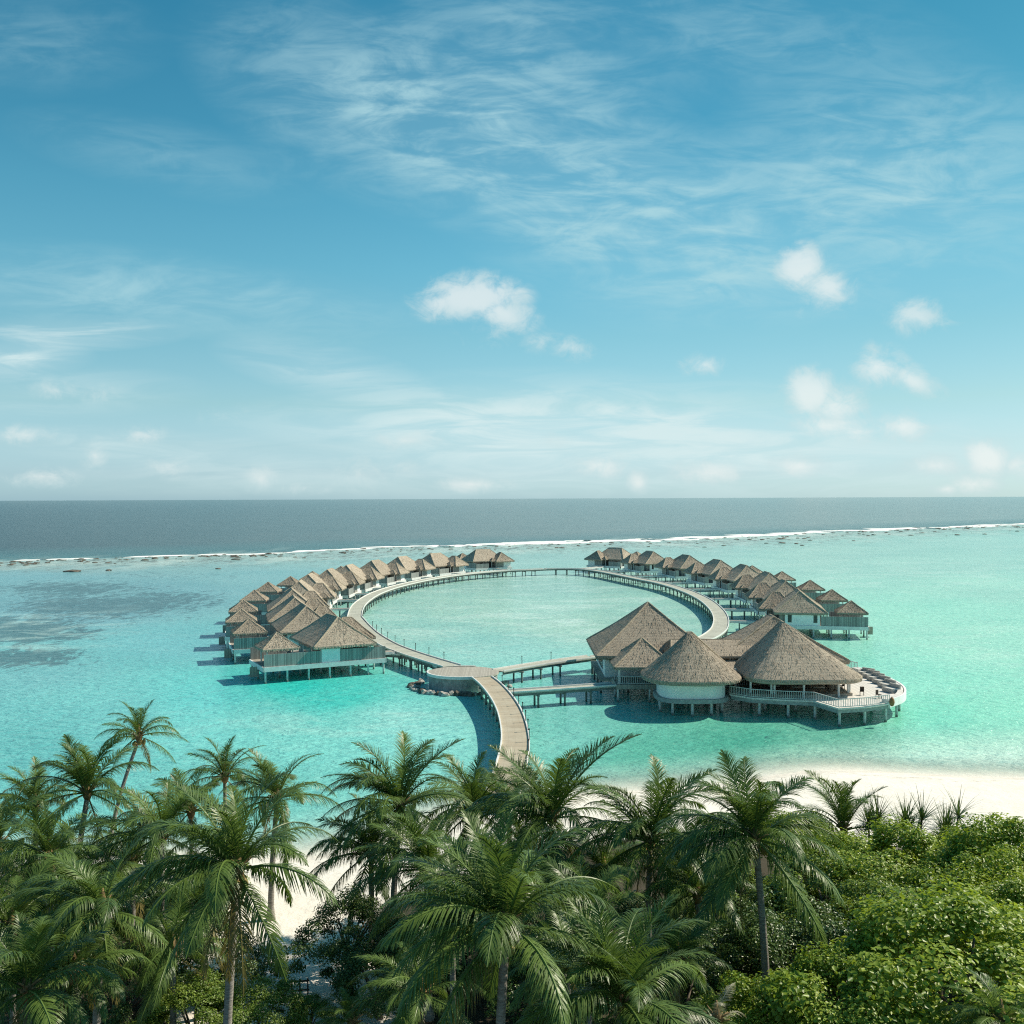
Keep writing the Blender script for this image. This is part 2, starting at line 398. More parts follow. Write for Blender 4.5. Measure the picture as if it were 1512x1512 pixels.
def tone(P):
    W = warp(P); out = np.zeros((len(P),3)); CH = 20000
    dr = np.concatenate([sdist(P[i:i+CH], REEF) for i in range(0, len(P), CH)])
    ds = np.concatenate([sdist(P[i:i+CH], SHORE) for i in range(0, len(P), CH)])
    for i in range(0, len(P), CH):
        d2 = ((W[i:i+CH,None]-TW[None])**2).sum(2)+1e-4; w = 1/d2**1.6
        out[i:i+CH] = (w@TC)/w.sum(1)[:,None]
    out = np.minimum(out*np.array([2.25,1.36,1.42]), .88)
    # shallow sand near the beach
    wd_ = 11+13*np.clip((P[:,0]-28)/20, 0, 1); s = np.clip(1+ds/wd_, 0, 1)[:,None]**1.5
    out = out*(1-s)+np.array([.80,.88,.78])*s
    # reef flat: pale brownish shelf behind the breakers
    r = np.exp(-((dr-25)/38)**2)[:,None]*.6
    out = out*(1-r)+np.array([.46,.52,.44])*r
    # open ocean; cloud reflection painted into the tone, paler to the right
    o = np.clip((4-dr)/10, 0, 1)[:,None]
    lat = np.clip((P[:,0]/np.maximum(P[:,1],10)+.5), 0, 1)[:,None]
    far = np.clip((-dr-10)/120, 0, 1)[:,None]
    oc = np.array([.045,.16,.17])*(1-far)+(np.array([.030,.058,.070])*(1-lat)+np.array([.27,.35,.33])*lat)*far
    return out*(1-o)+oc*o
def cover(P): return np.clip((-sdist(P, SHORE)+.2)/7.0, 0.0, 1.0)**.8
def blobs(P, L):
    W = warp(P); v = np.zeros(len(P))
    for x, y, rx, ry, a in L:
        c = warp(np.array([[*at(x, y).xy]]))[0]; e = warp(np.array([[*at(x+rx, y).xy]]))[0]; g = warp(np.array([[*at(x, y+ry).xy]]))[0]
        sx = abs(e[0]-c[0]); sy = abs(g[1]-c[1])
        v = np.maximum(v, a*np.exp(-((W[:,0]-c[0])/sx)**2-((W[:,1]-c[1])/sy)**2))
    return v
def weed(P): return blobs(P, [(150,895,190,26,1.),(40,930,130,30,1.1),(40,970,110,22,1.),(240,885,130,20,.9),(110,870,160,18,.9),(250,850,200,12,.5),(1330,890,120,10,.25),(1480,900,100,10,.25),(1100,1085,130,10,.4)])
def pale(P): return blobs(P, [(780,910,260,50,1.),(700,860,200,22,.8),(950,880,150,30,.8),(1350,850,250,30,.6),(560,1060,160,40,.45),(380,1070,120,30,.4),(1450,960,150,60,.4),(60,930,150,40,.6)])
def reef(P):
    d = sdist(P, REEF); lat = np.clip(P[:,0]/np.maximum(P[:,1],10)+.5, 0, 1)
    return np.exp(-((d-28)/(44+26*lat))**2)
def open_sea(P): return np.clip((4-sdist(P, REEF))/10, 0, 1)
wx = axis(-150, 150, 2.5, -70000, 70000); wy = axis(56, 420, 2.5, -300, 90000, 1.05)
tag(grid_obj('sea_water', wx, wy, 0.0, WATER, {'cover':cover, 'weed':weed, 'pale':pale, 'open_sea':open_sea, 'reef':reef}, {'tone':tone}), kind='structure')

def beach_z(P):
    d = sdist(P, SHORE)
    z = np.where(d > 0, 1.6*(1-np.exp(-d/9)), np.maximum(d*.07, -2.5))
    nz = np.array([mnoise.noise((p[0]*.12, p[1]*.12, 3)) for p in P])*.12
    return z+nz*np.clip(d/6, 0, 1)
def soil_shade(P):
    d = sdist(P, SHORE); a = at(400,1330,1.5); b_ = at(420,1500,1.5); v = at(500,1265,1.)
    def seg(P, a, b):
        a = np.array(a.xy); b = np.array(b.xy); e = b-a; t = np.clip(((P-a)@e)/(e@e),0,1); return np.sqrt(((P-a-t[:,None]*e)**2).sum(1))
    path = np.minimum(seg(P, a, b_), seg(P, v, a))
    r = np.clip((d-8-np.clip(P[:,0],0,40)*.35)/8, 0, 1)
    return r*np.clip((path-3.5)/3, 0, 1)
def wet(P): d = sdist(P, SHORE); return np.clip(1-np.abs(d-.5)/1.3, 0, 1)*.4
def wrack(P): return np.exp(-((sdist(P, SHORE)-2.6-.9*np.sin(P[:,0]*.21))/.75)**2)*.75
tag(grid_obj('beach_sand', axis(-70, 70, 1.25, -400, 400), axis(10, 105, 1.25, -250, 130, 1.2), beach_z, SAND, {'soil_shade':soil_shade, 'wet':wet, 'wrack':wrack}), kind='structure')
def ground_z(x, y): return float(beach_z(np.array([[x, y]]))[0])

# surf along the reef
def surf():
    mb = MB(); L = np.array(REEF); seg = np.diff(L, axis=0); ln = np.sqrt((seg**2).sum(1)); cum = np.concatenate([[0], np.cumsum(ln)])
    s = 0
    def pt(s):
        i = min(max(np.searchsorted(cum, s)-1, 0), len(seg)-1); t = (s-cum[i])/ln[i]; return L[i]+seg[i]*t, np.array([seg[i][1], -seg[i][0]])/ln[i]
    def strip(s0, s1, off, w, amp, seed):
        n = max(3, int((s1-s0)/1.6)); vs = []; fs = []
        for i in range(n+1):
            s = s0+(s1-s0)*i/n; p, nn = pt(s); e = min(1, 5*i/n, 5*(n-i)/n)
            a = mnoise.noise((s*.035, seed, 0))*amp; b = mnoise.noise((s*.16, seed, 5))*amp*.7; c = mnoise.noise((s*.13, seed, 9))*amp*.7
            ww = max(.05, w*e*max(0, .75+1.0*mnoise.noise((s*.05, seed, 2))))
            o = off+a
            for k, hh in ((-.5,.02),(-.15,.35*e+.03),(.5,.02)):
                q = p+nn*(o+k*ww+(b if k < 0 else c)); vs.append((q[0], q[1], hh))
        for i in range(n):
            for k in range(2): fs.append((i*3+k, i*3+k+1, (i+1)*3+k+1, (i+1)*3+k))
        mb.add(vs, fs)
    def S(px): # arc position of the reef line at a photo column
        best = min(range(0, int(cum[-1]), 2), key=lambda s: abs(pt(s)[0][0]/pt(s)[0][1]*F+756-px)); return best
    for i, (a, b, off, w, am) in enumerate([(60,138,-2,7,2),(176,296,-4,9,2.5),(290,345,-5,6,2),(423,560,-3,7,3),(548,700,-9,15,4),(640,1000,-7,18,5),(900,1240,-7,20,6),(1180,1400,-8,20,8),(1380,1512,-8,18,8),(1480,1700,-8,20,8),
                                            (20,70,0,4,2),(300,430,1,4,3),(600,900,3,5,5),(950,1200,4,6,5),(1250,1500,5,6,6),(760,1010,-20,6,5),(700,860,-14,7,4)]):
        wk = .6 if b < 420 else 1.1; strip(S(a), S(b), off-w*(wk-1)*.45, w*wk, am*(1 if b < 420 else 2.2), i*3.1)
    o = mb.build('surf', FOAM, smooth=True); tag(o, kind='stuff')
    return S, pt
S_of, reef_pt = surf()

# ------------------------------------------------------------------ reef rocks
rock_meshes = []
for k in range(5):
    vs, fs = ico(1, 2); mb = MB(); sd = k*7.3
    mb.add([Vector((v.x*(1+.5*mnoise.noise(v*1.3+Vector((sd,0,0)))), v.y*(1+.5*mnoise.noise(v*1.3+Vector((0,sd,0)))), v.z*.30*(1+.5*mnoise.noise(v*1.8+Vector((0,0,sd)))))) for v in vs], fs)
    rock_meshes.append(mb.mesh('coral_rock', ROCK))
nrock = 0
def rock(x, y, r, label, group, name='reef_rock', meshes=rock_meshes, z=.05):
    o = link(name, random.choice(meshes), None, (x, y, z), (0, 0, random.random()*6.28), (r, r*random.uniform(.6,1), r*random.uniform(.6,1)))
    return tag(o, label, 'rock', group)
for px, n in ((30,14),(80,18),(125,12),(190,8),(240,8),(285,8),(340,18),(370,14),(420,9),(490,14),(560,8),(640,8),(720,9),(800,9),(880,9),(960,10),(1040,10),(1100,12),(1180,12),(1250,12),(1320,14),(1390,16),(1440,16),(1490,18)):
    for _ in range(n):
        s = S_of(px+random.gauss(0, 26)); p, nn = reef_pt(s)
        off = (abs(random.gauss(0, 30))+2)*(1.3 if px > 900 else 1 if px > 700 else .75)
        q = p+nn*off
        rock(q[0], q[1], random.uniform(.5, 1.35)*(1.45 if px > 1000 else 1.0)*(1.35 if random.random() < .15 else 1), 'dark coral rock lying with many like it along the surf line of the outer reef', 'coral rocks along the outer reef')
for px, py, r, lb in ((107,844,3.2,'low wide dark coral rock alone in the shallows at far left, off the reef line'),(160,842.5,1.5,'small dark coral rock in the shallows, right of the wide lone rock'),
                      (322,840,1.3,'small dark rock in the lagoon between the reef and the left gazebos')):
    q = at(px, py); rock(q.x, q.y, r, lb, None)

# ------------------------------------------------------------------ thatched roofs
def rect_loop(a, b, n=7):
    P = []
    for (x0,y0),(x1,y1) in (((-a,-b),(a,-b)),((a,-b),(a,b)),((a,b),(-a,b)),((-a,b),(-a,-b))):
        for i in range(n): P.append((x0+(x1-x0)*i/n, y0+(y1-y0)*i/n))
    return P
def roof_mesh(bottom, top, z0, z1, rows=9, jit=.05, skirt=.38, sag=.03, seed=0.0, fringe=True, centre=(0,0), name='roof', mat=None):
    """thatched roof between a closed bottom loop and a top loop of as many points"""
    mb = MB(); n = len(bottom); vs = []
    for r in range(rows+1):
        t = r/rows
        for i in range(n):
            x = bottom[i][0]+(top[i][0]-bottom[i][0])*t; y = bottom[i][1]+(top[i][1]-bottom[i][1])*t
            z = z0+(z1-z0)*(t-sag*math.sin(PI*t)*1.0)
            if 0 < r < rows:
                j = mnoise.noise((x*1.1+seed, y*1.1, z*1.1))*jit
                z += j
            vs.append((x+centre[0], y+centre[1], z))
    fs = []
    for r in range(rows):
        for i in range(n):
            fs.append((r*n+i, r*n+(i+1)%n, (r+1)*n+(i+1)%n, (r+1)*n+i))
    cap = len(vs); fs.append(tuple(rows*n+i for i in range(n)))
    # eave thickness, then ceiling
    k = len(vs); cx = sum(p[0] for p in bottom)/n; cy = sum(p[1] for p in bottom)/n
    for lvl, (inn, dz) in enumerate(((.06, -skirt*.8), (.30, -skirt))):
        for i in range(n):
            x, y = bottom[i]; d = math.hypot(x-cx, y-cy) or 1
            vs.append((x-(x-cx)/d*inn+centre[0], y-(y-cy)/d*inn+centre[1], z0+dz+mnoise.noise((x*2+seed, y*2, 1))*.06))
    for i in range(n):
        j = (i+1)%n
        fs.append((k+i, k+j, j, i)); fs.append((k+n+i, k+n+j, k+j, k+i))
    c = len(vs); vs.append((cx+centre[0], cy+centre[1], z0-skirt+.25*(z1-z0)))
    for i in range(n): fs.append((k+n+(i+1)%n, k+n+i, c))
    mb.add(vs, fs)
    if fringe:       # ragged straw ends hanging at the eave
        rr = random.Random(seed+1)
        for i in range(n):
            a = bottom[i]; b = bottom[(i+1)%n]; L = math.hypot(b[0]-a[0], b[1]-a[1]); m = max(1, int(L/.11))
            for q in range(m):
                t = (q+rr.random())/m; w = rr.uniform(.05,.12); x = a[0]+(b[0]-a[0])*t; y = a[1]+(b[1]-a[1])*t
                ux, uy = (b[0]-a[0])/L*w, (b[1]-a[1])/L*w; d = math.hypot(x-cx, y-cy) or 1; ox, oy = (x-cx)/d, (y-cy)/d
                h = rr.uniform(.12,.42); o = rr.uniform(.02,.09)
                X, Y = x+centre[0], y+centre[1]
                mb.add([(X-ux+ox*.02, Y-uy+oy*.02, z0+.03), (X+ux+ox*.02, Y+uy+oy*.02, z0+.03), (X+ux*.5+ox*o, Y+uy*.5+oy*o, z0-h), (X-ux*.6+ox*o, Y-uy*.6+oy*o, z0-h*.9)], [(0,1,2,3)])
        for i in range(n):   # loose straw over the slopes
            for q in range(int(42*skirt/.38)):
                t = rr.random()**1.3*.97; u = rr.random(); j = (i+1)%n
                bx = bottom[i][0]*(1-u)+bottom[j][0]*u; by = bottom[i][1]*(1-u)+bottom[j][1]*u; tx = top[i][0]*(1-u)+top[j][0]*u; ty = top[i][1]*(1-u)+top[j][1]*u
                def P_(tt, up): return Vector((bx+(tx-bx)*tt+centre[0], by+(ty-by)*tt+centre[1], z0+(z1-z0)*(tt-sag*math.sin(PI*tt))+up))
                sl = math.hypot(tx-bx, ty-by, z1-z0) or 1; dt = rr.uniform(.25,.6)/sl
                p0 = P_(min(1, t+dt), .03); p1 = P_(t, rr.uniform(.05,.13))
                sd = Vector((bottom[j][0]-bottom[i][0], bottom[j][1]-bottom[i][1], 0)).normalized()*rr.uniform(.015,.04)
                mb.add([p1-sd, p1+sd, p0+sd*.7, p0-sd*.7], [(0,1,2,3)])
    return mb.mesh(name, mat or THATCH)
def ridge_mesh(lines, rad=.13):
    mb = MB()
    for L in lines:
        pts = []
        for a, b in zip(L[:-1], L[1:]):
            a = Vector(a); b = Vector(b); m = max(2, int((b-a).length/.7))
            for i in range(m): pts.append(a.lerp(b, i/m))
        pts.append(Vector(L[-1]))
        mb.tube([p+Vector((0,0,.02+.03*mnoise.noise(p*2.0))) for p in pts], [rad*(1+.25*mnoise.noise(p*3.0)) for p in pts], 6)
    return mb.mesh('ridge_cap', RIDGE)
def hip_roof(parent, name, a, b, r, z0, z1, cx, cy, along='y', seed=0.0, skirt=.38, rows=9):
    bot = rect_loop(a, b)
    if along == 'y': top = [(x*.02, y*r/b) for x, y in bot]; e1, e2 = (0,-r), (0,r)
    else: top = [(x*r/a, y*.02) for x, y in bot]; e1, e2 = (-r,0), (r,0)
    o = link(name, roof_mesh(bot, top, z0, z1, rows, seed=seed, centre=(cx,cy), name=name, skirt=skirt), parent)
    E1 = (e1[0]+cx, e1[1]+cy, z1); E2 = (e2[0]+cx, e2[1]+cy, z1)
    lines = [[E1, E2]] if r > .3 else []
    for sx in (-1,1):
        for sy in (-1,1):
            e = (E1 if sy < 0 else E2) if along == 'y' else (E1 if sx < 0 else E2)
            c = (cx+sx*a*.985, cy+sy*b*.985, z0+.03); mid = tuple((p+q)/2 for p, q in zip(c, e)); mid = (mid[0], mid[1], mid[2]-.03*(z1-z0))
            lines.append([c, mid, e])
    link('ridge_cap', ridge_mesh(lines, .11 if z1-z0 > 2.5 else .08), o)
    return o

# ------------------------------------------------------------------ villas
stilt_mesh = {}
def stilt(parent, x, y, ztop, w=.28, mat=PILE, z0=-1.2, name='stilt'):
    k = (round(ztop,2), w, mat.name, z0)
    if k not in stilt_mesh:
        mb = MB(); mb.tube([(0,0,z0),(0,0,ztop)], w/2, 8); stilt_mesh[k] = mb.mesh(name, mat)
    return link(name, stilt_mesh[k], parent, (x, y, 0))
DZ = 2.2
def make_villa(m, label, cat, group, right):
    """local +x points at the boardwalk; m = +1/-1 mirrors the plan across it"""
    root = empty('water_villa', (0,0,0)); tag(root, label, cat, group)
    Y = lambda y: y*m
    d = MB(); d.box(-5.5, 6.0, Y(-6.0), Y(7.6), 1.88, DZ); d.box(-11.5, -5.5, Y(-6.0), Y(2.2), 1.88, DZ-.004)
    d.build('deck', DECKM, root)
    e = MB(); t = .09
    for (x0,y0,x1,y1) in ((-11.5,-6,6,-6),(6,-6,6,7.6),(6,7.6,-5.5,7.6),(-5.5,7.6,-5.5,2.2),(-5.5,2.2,-11.5,2.2),(-11.5,2.2,-11.5,-6)):
        c = ((x0+x1)/2, Y((y0+y1)/2)); e.obox(c, (x1-x0, Y(y1)-Y(y0)), math.hypot(x1-x0, y1-y0)+.2, .2, 1.62, DZ+.05)
    e.build('edge_beam', BEAM, root)
    for x in (-11.2,-8.2,-5.2,-2.2,.8,3.4,5.7):
        for y in (-5.8, -1.6, 2.0, 7.3):
            if x < -5.5 and y > 3: continue
            stilt(root, x, Y(y), 1.9)
    w = MB(); w.box(-3.6, 3.6, Y(-5.0), Y(5.2), DZ+.002, 5.0); w.box(1.6, 5.6, Y(1.9), Y(4.6), DZ+.002, 4.7)
    w.build('timber_wall', TIMBER, root)
    p = MB()
    if right: p.box(-3.3, 2.7, Y(-5.9), Y(-4.99), 1.66, 4.75)
    else: p.box(-3.4, -.7, Y(-5.9), Y(-4.99), 1.66, 4.75)
    p.build('white_wall', WHITE, root)
    p = MB(); p.box(1.4, 5.75, Y(4.6), Y(7.3), 1.66, 4.7); p.build('white_wall', WHITE, root)
    p = MB(); p.box(-3.75, -3.55, Y(-2.4), Y(2.4), DZ+.003, 4.9); p.build('white_wall', WHITE, root)
    if right:
        for x in (-2.5, 1.9):
            q = MB(); q.box(x-.33, x+.33, Y(-5.93), Y(-5.88), 2.75, 4.5); q.build('window', GLASSM, root)
    q = MB(); q.box(-3.80, -3.74, Y(-1.9), Y(1.9), DZ+.05, 4.4); q.build('window', GLASSM, root)
    q = MB(); q.box(3.60, 3.66, Y(-3.2), Y(-2.2), 3.3, 4.3); q.build('window', GLASSM, root)
    # entrance: dark door in a short porch
    q = MB(); q.box(3.61, 3.68, Y(.35), Y(1.5), DZ+.02, 4.3); q.build('door', DARK, root)
    fr = MB()
    f0 = [(-11.4,-5.93,-3.45,-5.93)] + ([] if right else [(-.65,-5.93,4.9,-5.93)]) + [(-5.6,2.1,-11.4,2.1)]
    for (x0,y0,x1,y1) in f0:
        q = MB(); c = ((x0+x1)/2, Y((y0+y1)/2)); q.obox(c, (x1-x0, Y(y1-y0)), abs(x1-x0), .10, DZ+.06, DZ+1.75); q.build('fence', FENCE, root)
    q = MB(); q.box(4.85, 5.95, Y(-5.98), Y(-5.85), DZ+.06, DZ+1.75); q.box(5.85, 5.97, Y(-5.9), Y(-1.2), DZ+.06, DZ+1.5); q.build('fence', FENCE, root)
    hip_roof(root, 'roof', 4.6, 6.3, 2.6, 4.5, 8.05, 0, 0, 'y', m*3.1)
    hip_roof(root, 'entrance_roof', 3.3, 3.5, .7, 4.35, 7.1, 3.7, Y(4.6), 'x', m*5.7)
    hip_roof(root, 'porch_roof', 1.25, 1.05, .35, 4.45, 5.3, 4.7, Y(.9), 'x', m*8.7, .22, 5)
    for y in (.1, 1.7): stilt(root, 5.7, Y(y), 4.45, .14, BEAM, DZ, 'porch_post')
    s = MB(); s.box(-12.5, -11.6, Y(-2.6), Y(-1.2), .55, .67); s.box(-12.1, -11.6, Y(-2.6), Y(-1.2), 1.2, 1.32)
    s.box(-12.6, -11.55, Y(-2.68), Y(-2.6), .5, 1.9); s.build('water_steps', DECKM, root)
    return root
def make_gazebo(label, group):
    root = empty('gazebo', (0,0,0)); tag(root, label, 'gazebo', group)
    for sx in (-1,1):
        for sy in (-1,1): 
            q = MB(); q.box(-.08,.08,-.08,.08,0,2.35); q.build('post', BEAM, root, loc=(sx*1.75, sy*1.75, 0))
    q = MB()
    for s in (-1,1):
        q.box(-1.9,1.9,s*1.75-.07,s*1.75+.07,2.28,2.42); q.box(s*1.75-.07,s*1.75+.07,-1.66,1.66,2.281,2.419)
    q.build('top_beam', BEAM, root)
    hip_roof(root, 'roof', 2.6, 2.6, .08, 2.35, 4.3, 0, 0, 'y', 2.2, .32, 7)
    b = MB(); b.box(-1.0,1.0,-.9,.9,.04,.32); b.build('daybed', CUSH, root)
    return root

WL = [(690,990),(640,975.5),(600,962.5),(572,951),(545,934),(527,915),(524,908),(530,893.5),(546,881),(566,872),(593,864),(630,856),(667,850),(704,845.8),(741,842.8),(778,841.2),(805,840)]
WR = [(805,840),(830,839.6),(857,840.2),(880,842.4),(909,847.6),(943,854.5),(978,861.5),(1012,872),(1038,884),(1055,897),(1064,911),(1063,926),(1052,937),(1034,945),(1000,952),(955,960),(905,968),(880,971)]
WZ = 2.0
def catmull(P, n=8):
    P = [Vector((p[0],p[1])) for p in P]; out = []
    for i in range(len(P)-1):
        p0 = P[max(i-1,0)]; p1 = P[i]; p2 = P[i+1]; p3 = P[min(i+2,len(P)-1)]
        for k in range(n):
            t = k/n; out.append(.5*((2*p1)+(-p0+p2)*t+(2*p0-5*p1+4*p2-p3)*t*t+(-p0+3*p1-3*p2+p3)*t**3))
    out.append(P[-1]); return out
PC = at(684,992,WZ).xy
def outside(path): return [p for p in path if ((p.x-PC.x)/4.62)**2+((p.y-PC.y)/4.4)**2 > 1]
walkL = outside(catmull([at(x,y,WZ).xy for x,y in WL], 16)); walkR = catmull([at(x,y,WZ).xy for x,y in WR])
def nearest(path, p):
    best = None
    for a, b in zip(path[:-1], path[1:]):
        d = b-a; t = max(0, min(1, (p-a).dot(d)/max(d.dot(d),1e-9))); q = a+d*t; e = (p-q).length
        if best is None or e < best[0]: best = (e, q)
    return best[1]
# main roof centres in the photo, read at ridge height
left_px = [(490.8,909),(449,893),(434,881),(431,869.5),(443,857.5),(458,847.5),(487,840.3),(516,834),(554,827.3),(594,821.8),(643,817),(713,811.3)]
right_px = [(1179,871),(1158,857),(1133,845),(1098,834),(1059,826.5),(1013,819.5),(960,814),(908.7,809)]
ordl = ['first','second','third','fourth','fifth','sixth','seventh','eighth','ninth','tenth','eleventh','twelfth']
def villa_label(side, i, n):
    if side == 'left':
        if i == 0: return 'nearest villa of the left arc, long grey fence and white panel facing the beach'
        if i == n-1: return 'thatched villa at the far tip of the left arc, standing broadside to the reef'
        return f'thatched stilt villa, {ordl[i]} along the left arc from the beach end'
    if i == 0: return 'nearest villa of the right arc, two dark slot windows, behind the restaurant roof'
    if i == n-1: return 'thatched villa at the far tip of the right arc'
    return f'thatched stilt villa, {ordl[i]} along the right arc from the restaurant end'
gz = {}
villas = []
for side, pxs, path, m in (('left', left_px, walkL, 1), ('right', right_px, walkR, -1)):
    proto = None
    for i, (x, y) in enumerate(pxs):
        c = at(x, y, 8.05).xy
        if side == 'left' and i < 7:   # outer rooms line up with the gazebos
            pass
        q = nearest(path, c); u = (q-c); dist = u.length; u.normalize()
        grp = 'thatched water villas around the ring'
        if proto is None: o = proto = make_villa(m, villa_label(side, i, len(pxs)), 'villa', grp, side == 'right')
        else: o = copy_tree(proto)
        o['label'] = villa_label(side, i, len(pxs))
        o.location = (c.x, c.y, 0); rz = math.atan2(u.y, u.x); o.rotation_euler.z = rz
        villas.append((side, i, c.copy(), u.copy(), dist, rz, m))
gproto = None
for side, i, c, u, dist, rz, m in villas:
    n = Vector((-u.y, u.x))*m
    p = c+u*(-8.9)+n*(-2.9)
    lb = (('small pyramid roof gazebo at the outer corner of the nearest left villa' if i == 0 else f"pyramid roof gazebo on the outer deck of the left arc's {ordl[i]} villa from the beach") if side == 'left' else
          ('small pyramid roof gazebo over the fence corner of the nearest right villa' if i == 0 else f"pyramid roof gazebo on the outer deck of the right arc's {ordl[i]} villa from the restaurant"))
    if gproto is None: g = gproto = make_gazebo(lb, 'gazebos on the outer villa decks')
    else: g = copy_tree(gproto)
    g['label'] = lb; g.location = (p.x, p.y, DZ); g.rotation_euler.z = rz
    # footbridge to the boardwalk
    s0 = c+u*6.08+n*.9; L = dist-6.08-1.55
    if L > .8:
        b = empty('footbridge', (s0.x, s0.y, 0), rz)
        tag(b, ('narrow pale footbridge linking the boardwalk to the ' + ('nearest' if i == 0 else ordl[i]) + f' villa of the {side} arc'), 'footbridge', 'footbridges to the villas')
        k = MB(); k.box(0, L, -.7, .7, 1.78, 2.02); k.build('deck', DECKM, b)
        k = MB(); k.box(.01, L-.01, -.78, -.7, 1.7, 2.1); k.box(.01, L-.01, .7, .78, 1.7, 2.1); k.build('edge_beam', BEAM, b)
        for x in ([L*.5] if L < 6 else [L*.3, L*.72]):
            for yy in (-.55,.55): stilt(b, x, yy, 1.78, .22, DPILE)

# ------------------------------------------------------------------ boardwalks
def ribbon(path, w, z0, z1, name, mat, parent):
    n = len(path); vs = []; uv = []; L = 0
    for i, p in enumerate(path):
        t = (path[min(i+1,n-1)]-path[max(i-1,0)]).normalized(); nn = Vector((-t.y, t.x))
        ww = w[i] if hasattr(w,'__len__') else w
        if i: L += (p-path[i-1]).length
        for s, z in ((-1,z1),(1,z1),(1,z0),(-1,z0)):
            q = p+nn*s*ww/2; vs.append((q.x,q.y,z)); uv.append((s*ww/2, L))
    fs = []
    for i in range(n-1):
        for k in range(4):
            fs.append((i*4+k, i*4+(k+1)%4, (i+1)*4+(k+1)%4, (i+1)*4+k))
    fs += [(3,2,1,0), tuple((n-1)*4+k for k in range(4))]
    fs = [f[::-1] for f in fs]
    me = bpy.data.meshes.new(name); me.from_pydata(vs, [], fs); me.materials.append(mat)
    ul = me.uv_layers.new(); 
    for lp in me.loops: ul.data[lp.index].uv = uv[lp.vertex_index]
    me.update(); return link(name, me, parent)
def kerb(path, off, w, z0, z1, name, mat, parent):
    n = len(path); P = []
    for i, p in enumerate(path):
        t = (path[min(i+1,n-1)]-path[max(i-1,0)]).normalized(); o = off[i] if hasattr(off,'__len__') else off
        P.append(p+Vector((-t.y,t.x))*o)
    return ribbon(P, w, z0, z1, name, mat, parent)
def resample(path, step):
    out = [path[0]]; acc = 0
    for a, b in zip(path[:-1], path[1:]):
        d = (b-a).length
        while acc+d >= step:
            t = (step-acc)/d; a = a+(b-a)*t; out.append(a.copy()); d = (b-a).length; acc = 0
        acc += d
    return out
trestle_cache = {}
def boardwalk(path, w, label, mat, step=4.0, zt=WZ, dark=True, name='boardwalk', ps=.26, kerbs=True, z0off=.26):
    base = path[len(path)//2]; root = empty(name, (base.x, base.y, 0)); tag(root, label, 'boardwalk')
    P = [p-base for p in path]
    ribbon(P, w, zt-.14, zt, 'deck', mat, root)
    wh = [x/2 for x in w] if hasattr(w,'__len__') else w/2
    mi = [-x+.06 for x in wh] if hasattr(wh,'__len__') else -wh+.06; pl = [x-.06 for x in wh] if hasattr(wh,'__len__') else wh-.06
    if kerbs:
        kerb(P, mi, .13, zt+.002, zt+.16, 'kerb', BEAM, root); kerb(P, pl, .13, zt+.002, zt+.16, 'kerb', BEAM, root)
    inn = [x*.86 for x in pl] if hasattr(pl,'__len__') else pl*.86; ini = [-x for x in inn] if hasattr(inn,'__len__') else -inn
    kerb(P, inn, .16, zt-.46, zt-.145, 'side_beam', DPILE, root); kerb(P, ini, .16, zt-.46, zt-.145, 'side_beam', DPILE, root)
    ww = w[0] if hasattr(w,'__len__') else w
    key = (round(ww,2), zt, ps)
    if key not in trestle_cache:
        mb = MB()
        for s in (-1,1): mb.tube([(0,s*ww*.36,-1.3),(0,s*ww*.36,zt-.6)], ps/2, 7)
        mb.box(-.11,.11,-ww*.49,ww*.49,zt-.66,zt-.47)
        trestle_cache[key] = mb.mesh('trestle', DPILE)
    Q = resample(P, step)
    for i in range(1, len(Q)-1 if len(Q) > 2 else len(Q)):
        t = (Q[min(i+1,len(Q)-1)]-Q[i-1]).normalized()
        link('trestle', trestle_cache[key], root, (Q[i].x,Q[i].y,0), (0,0,math.atan2(t.y,t.x)))
    return root
boardwalk(walkL, 2.9, 'long curving grey boardwalk on dark piles joining the left arc of villas', WALK, 3.6)
boardwalk(walkR, 2.9, 'long curving grey boardwalk on dark piles joining the right arc of villas', WALK, 3.6)
jet = outside(catmull([at(x,y,WZ).xy for x,y in [(742,1172),(752,1140),(760,1105),(760,1080),(753,1052),(741,1030),(724,1010),(706,996)]]))
boardwalk(jet, 2.75, 'warm brown curving jetty from the palms to the round platform', WALKW, 3.2, name='jetty')
hj = outside(catmull([at(x,y,WZ).xy for x,y in [(716,993.5),(760,986),(800,979.5),(840,974),(874,969.5)]]))
boardwalk(hj, 2.2, 'straight grey walkway from the round platform to the big thatched hall', WALK, 3.7, zt=WZ-.01)
lj = catmull([at(x,y,WZ).xy for x,y in [(752,1021),(800,1018),(850,1014.5),(908,1010.5)]])
boardwalk(lj, 1.9, 'low straight walkway from the jetty bend to the small porch roof', WALK, 3.4, zt=WZ-.012)
sj = catmull([at(x,y,1.7).xy for x,y in [(568,964.5),(600,967),(630,976),(652,985)]])
boardwalk(sj, 1.5, 'short lower walkway between the nearest left villa and the round platform', WALK, 3.0, zt=1.7, name='boardwalk')
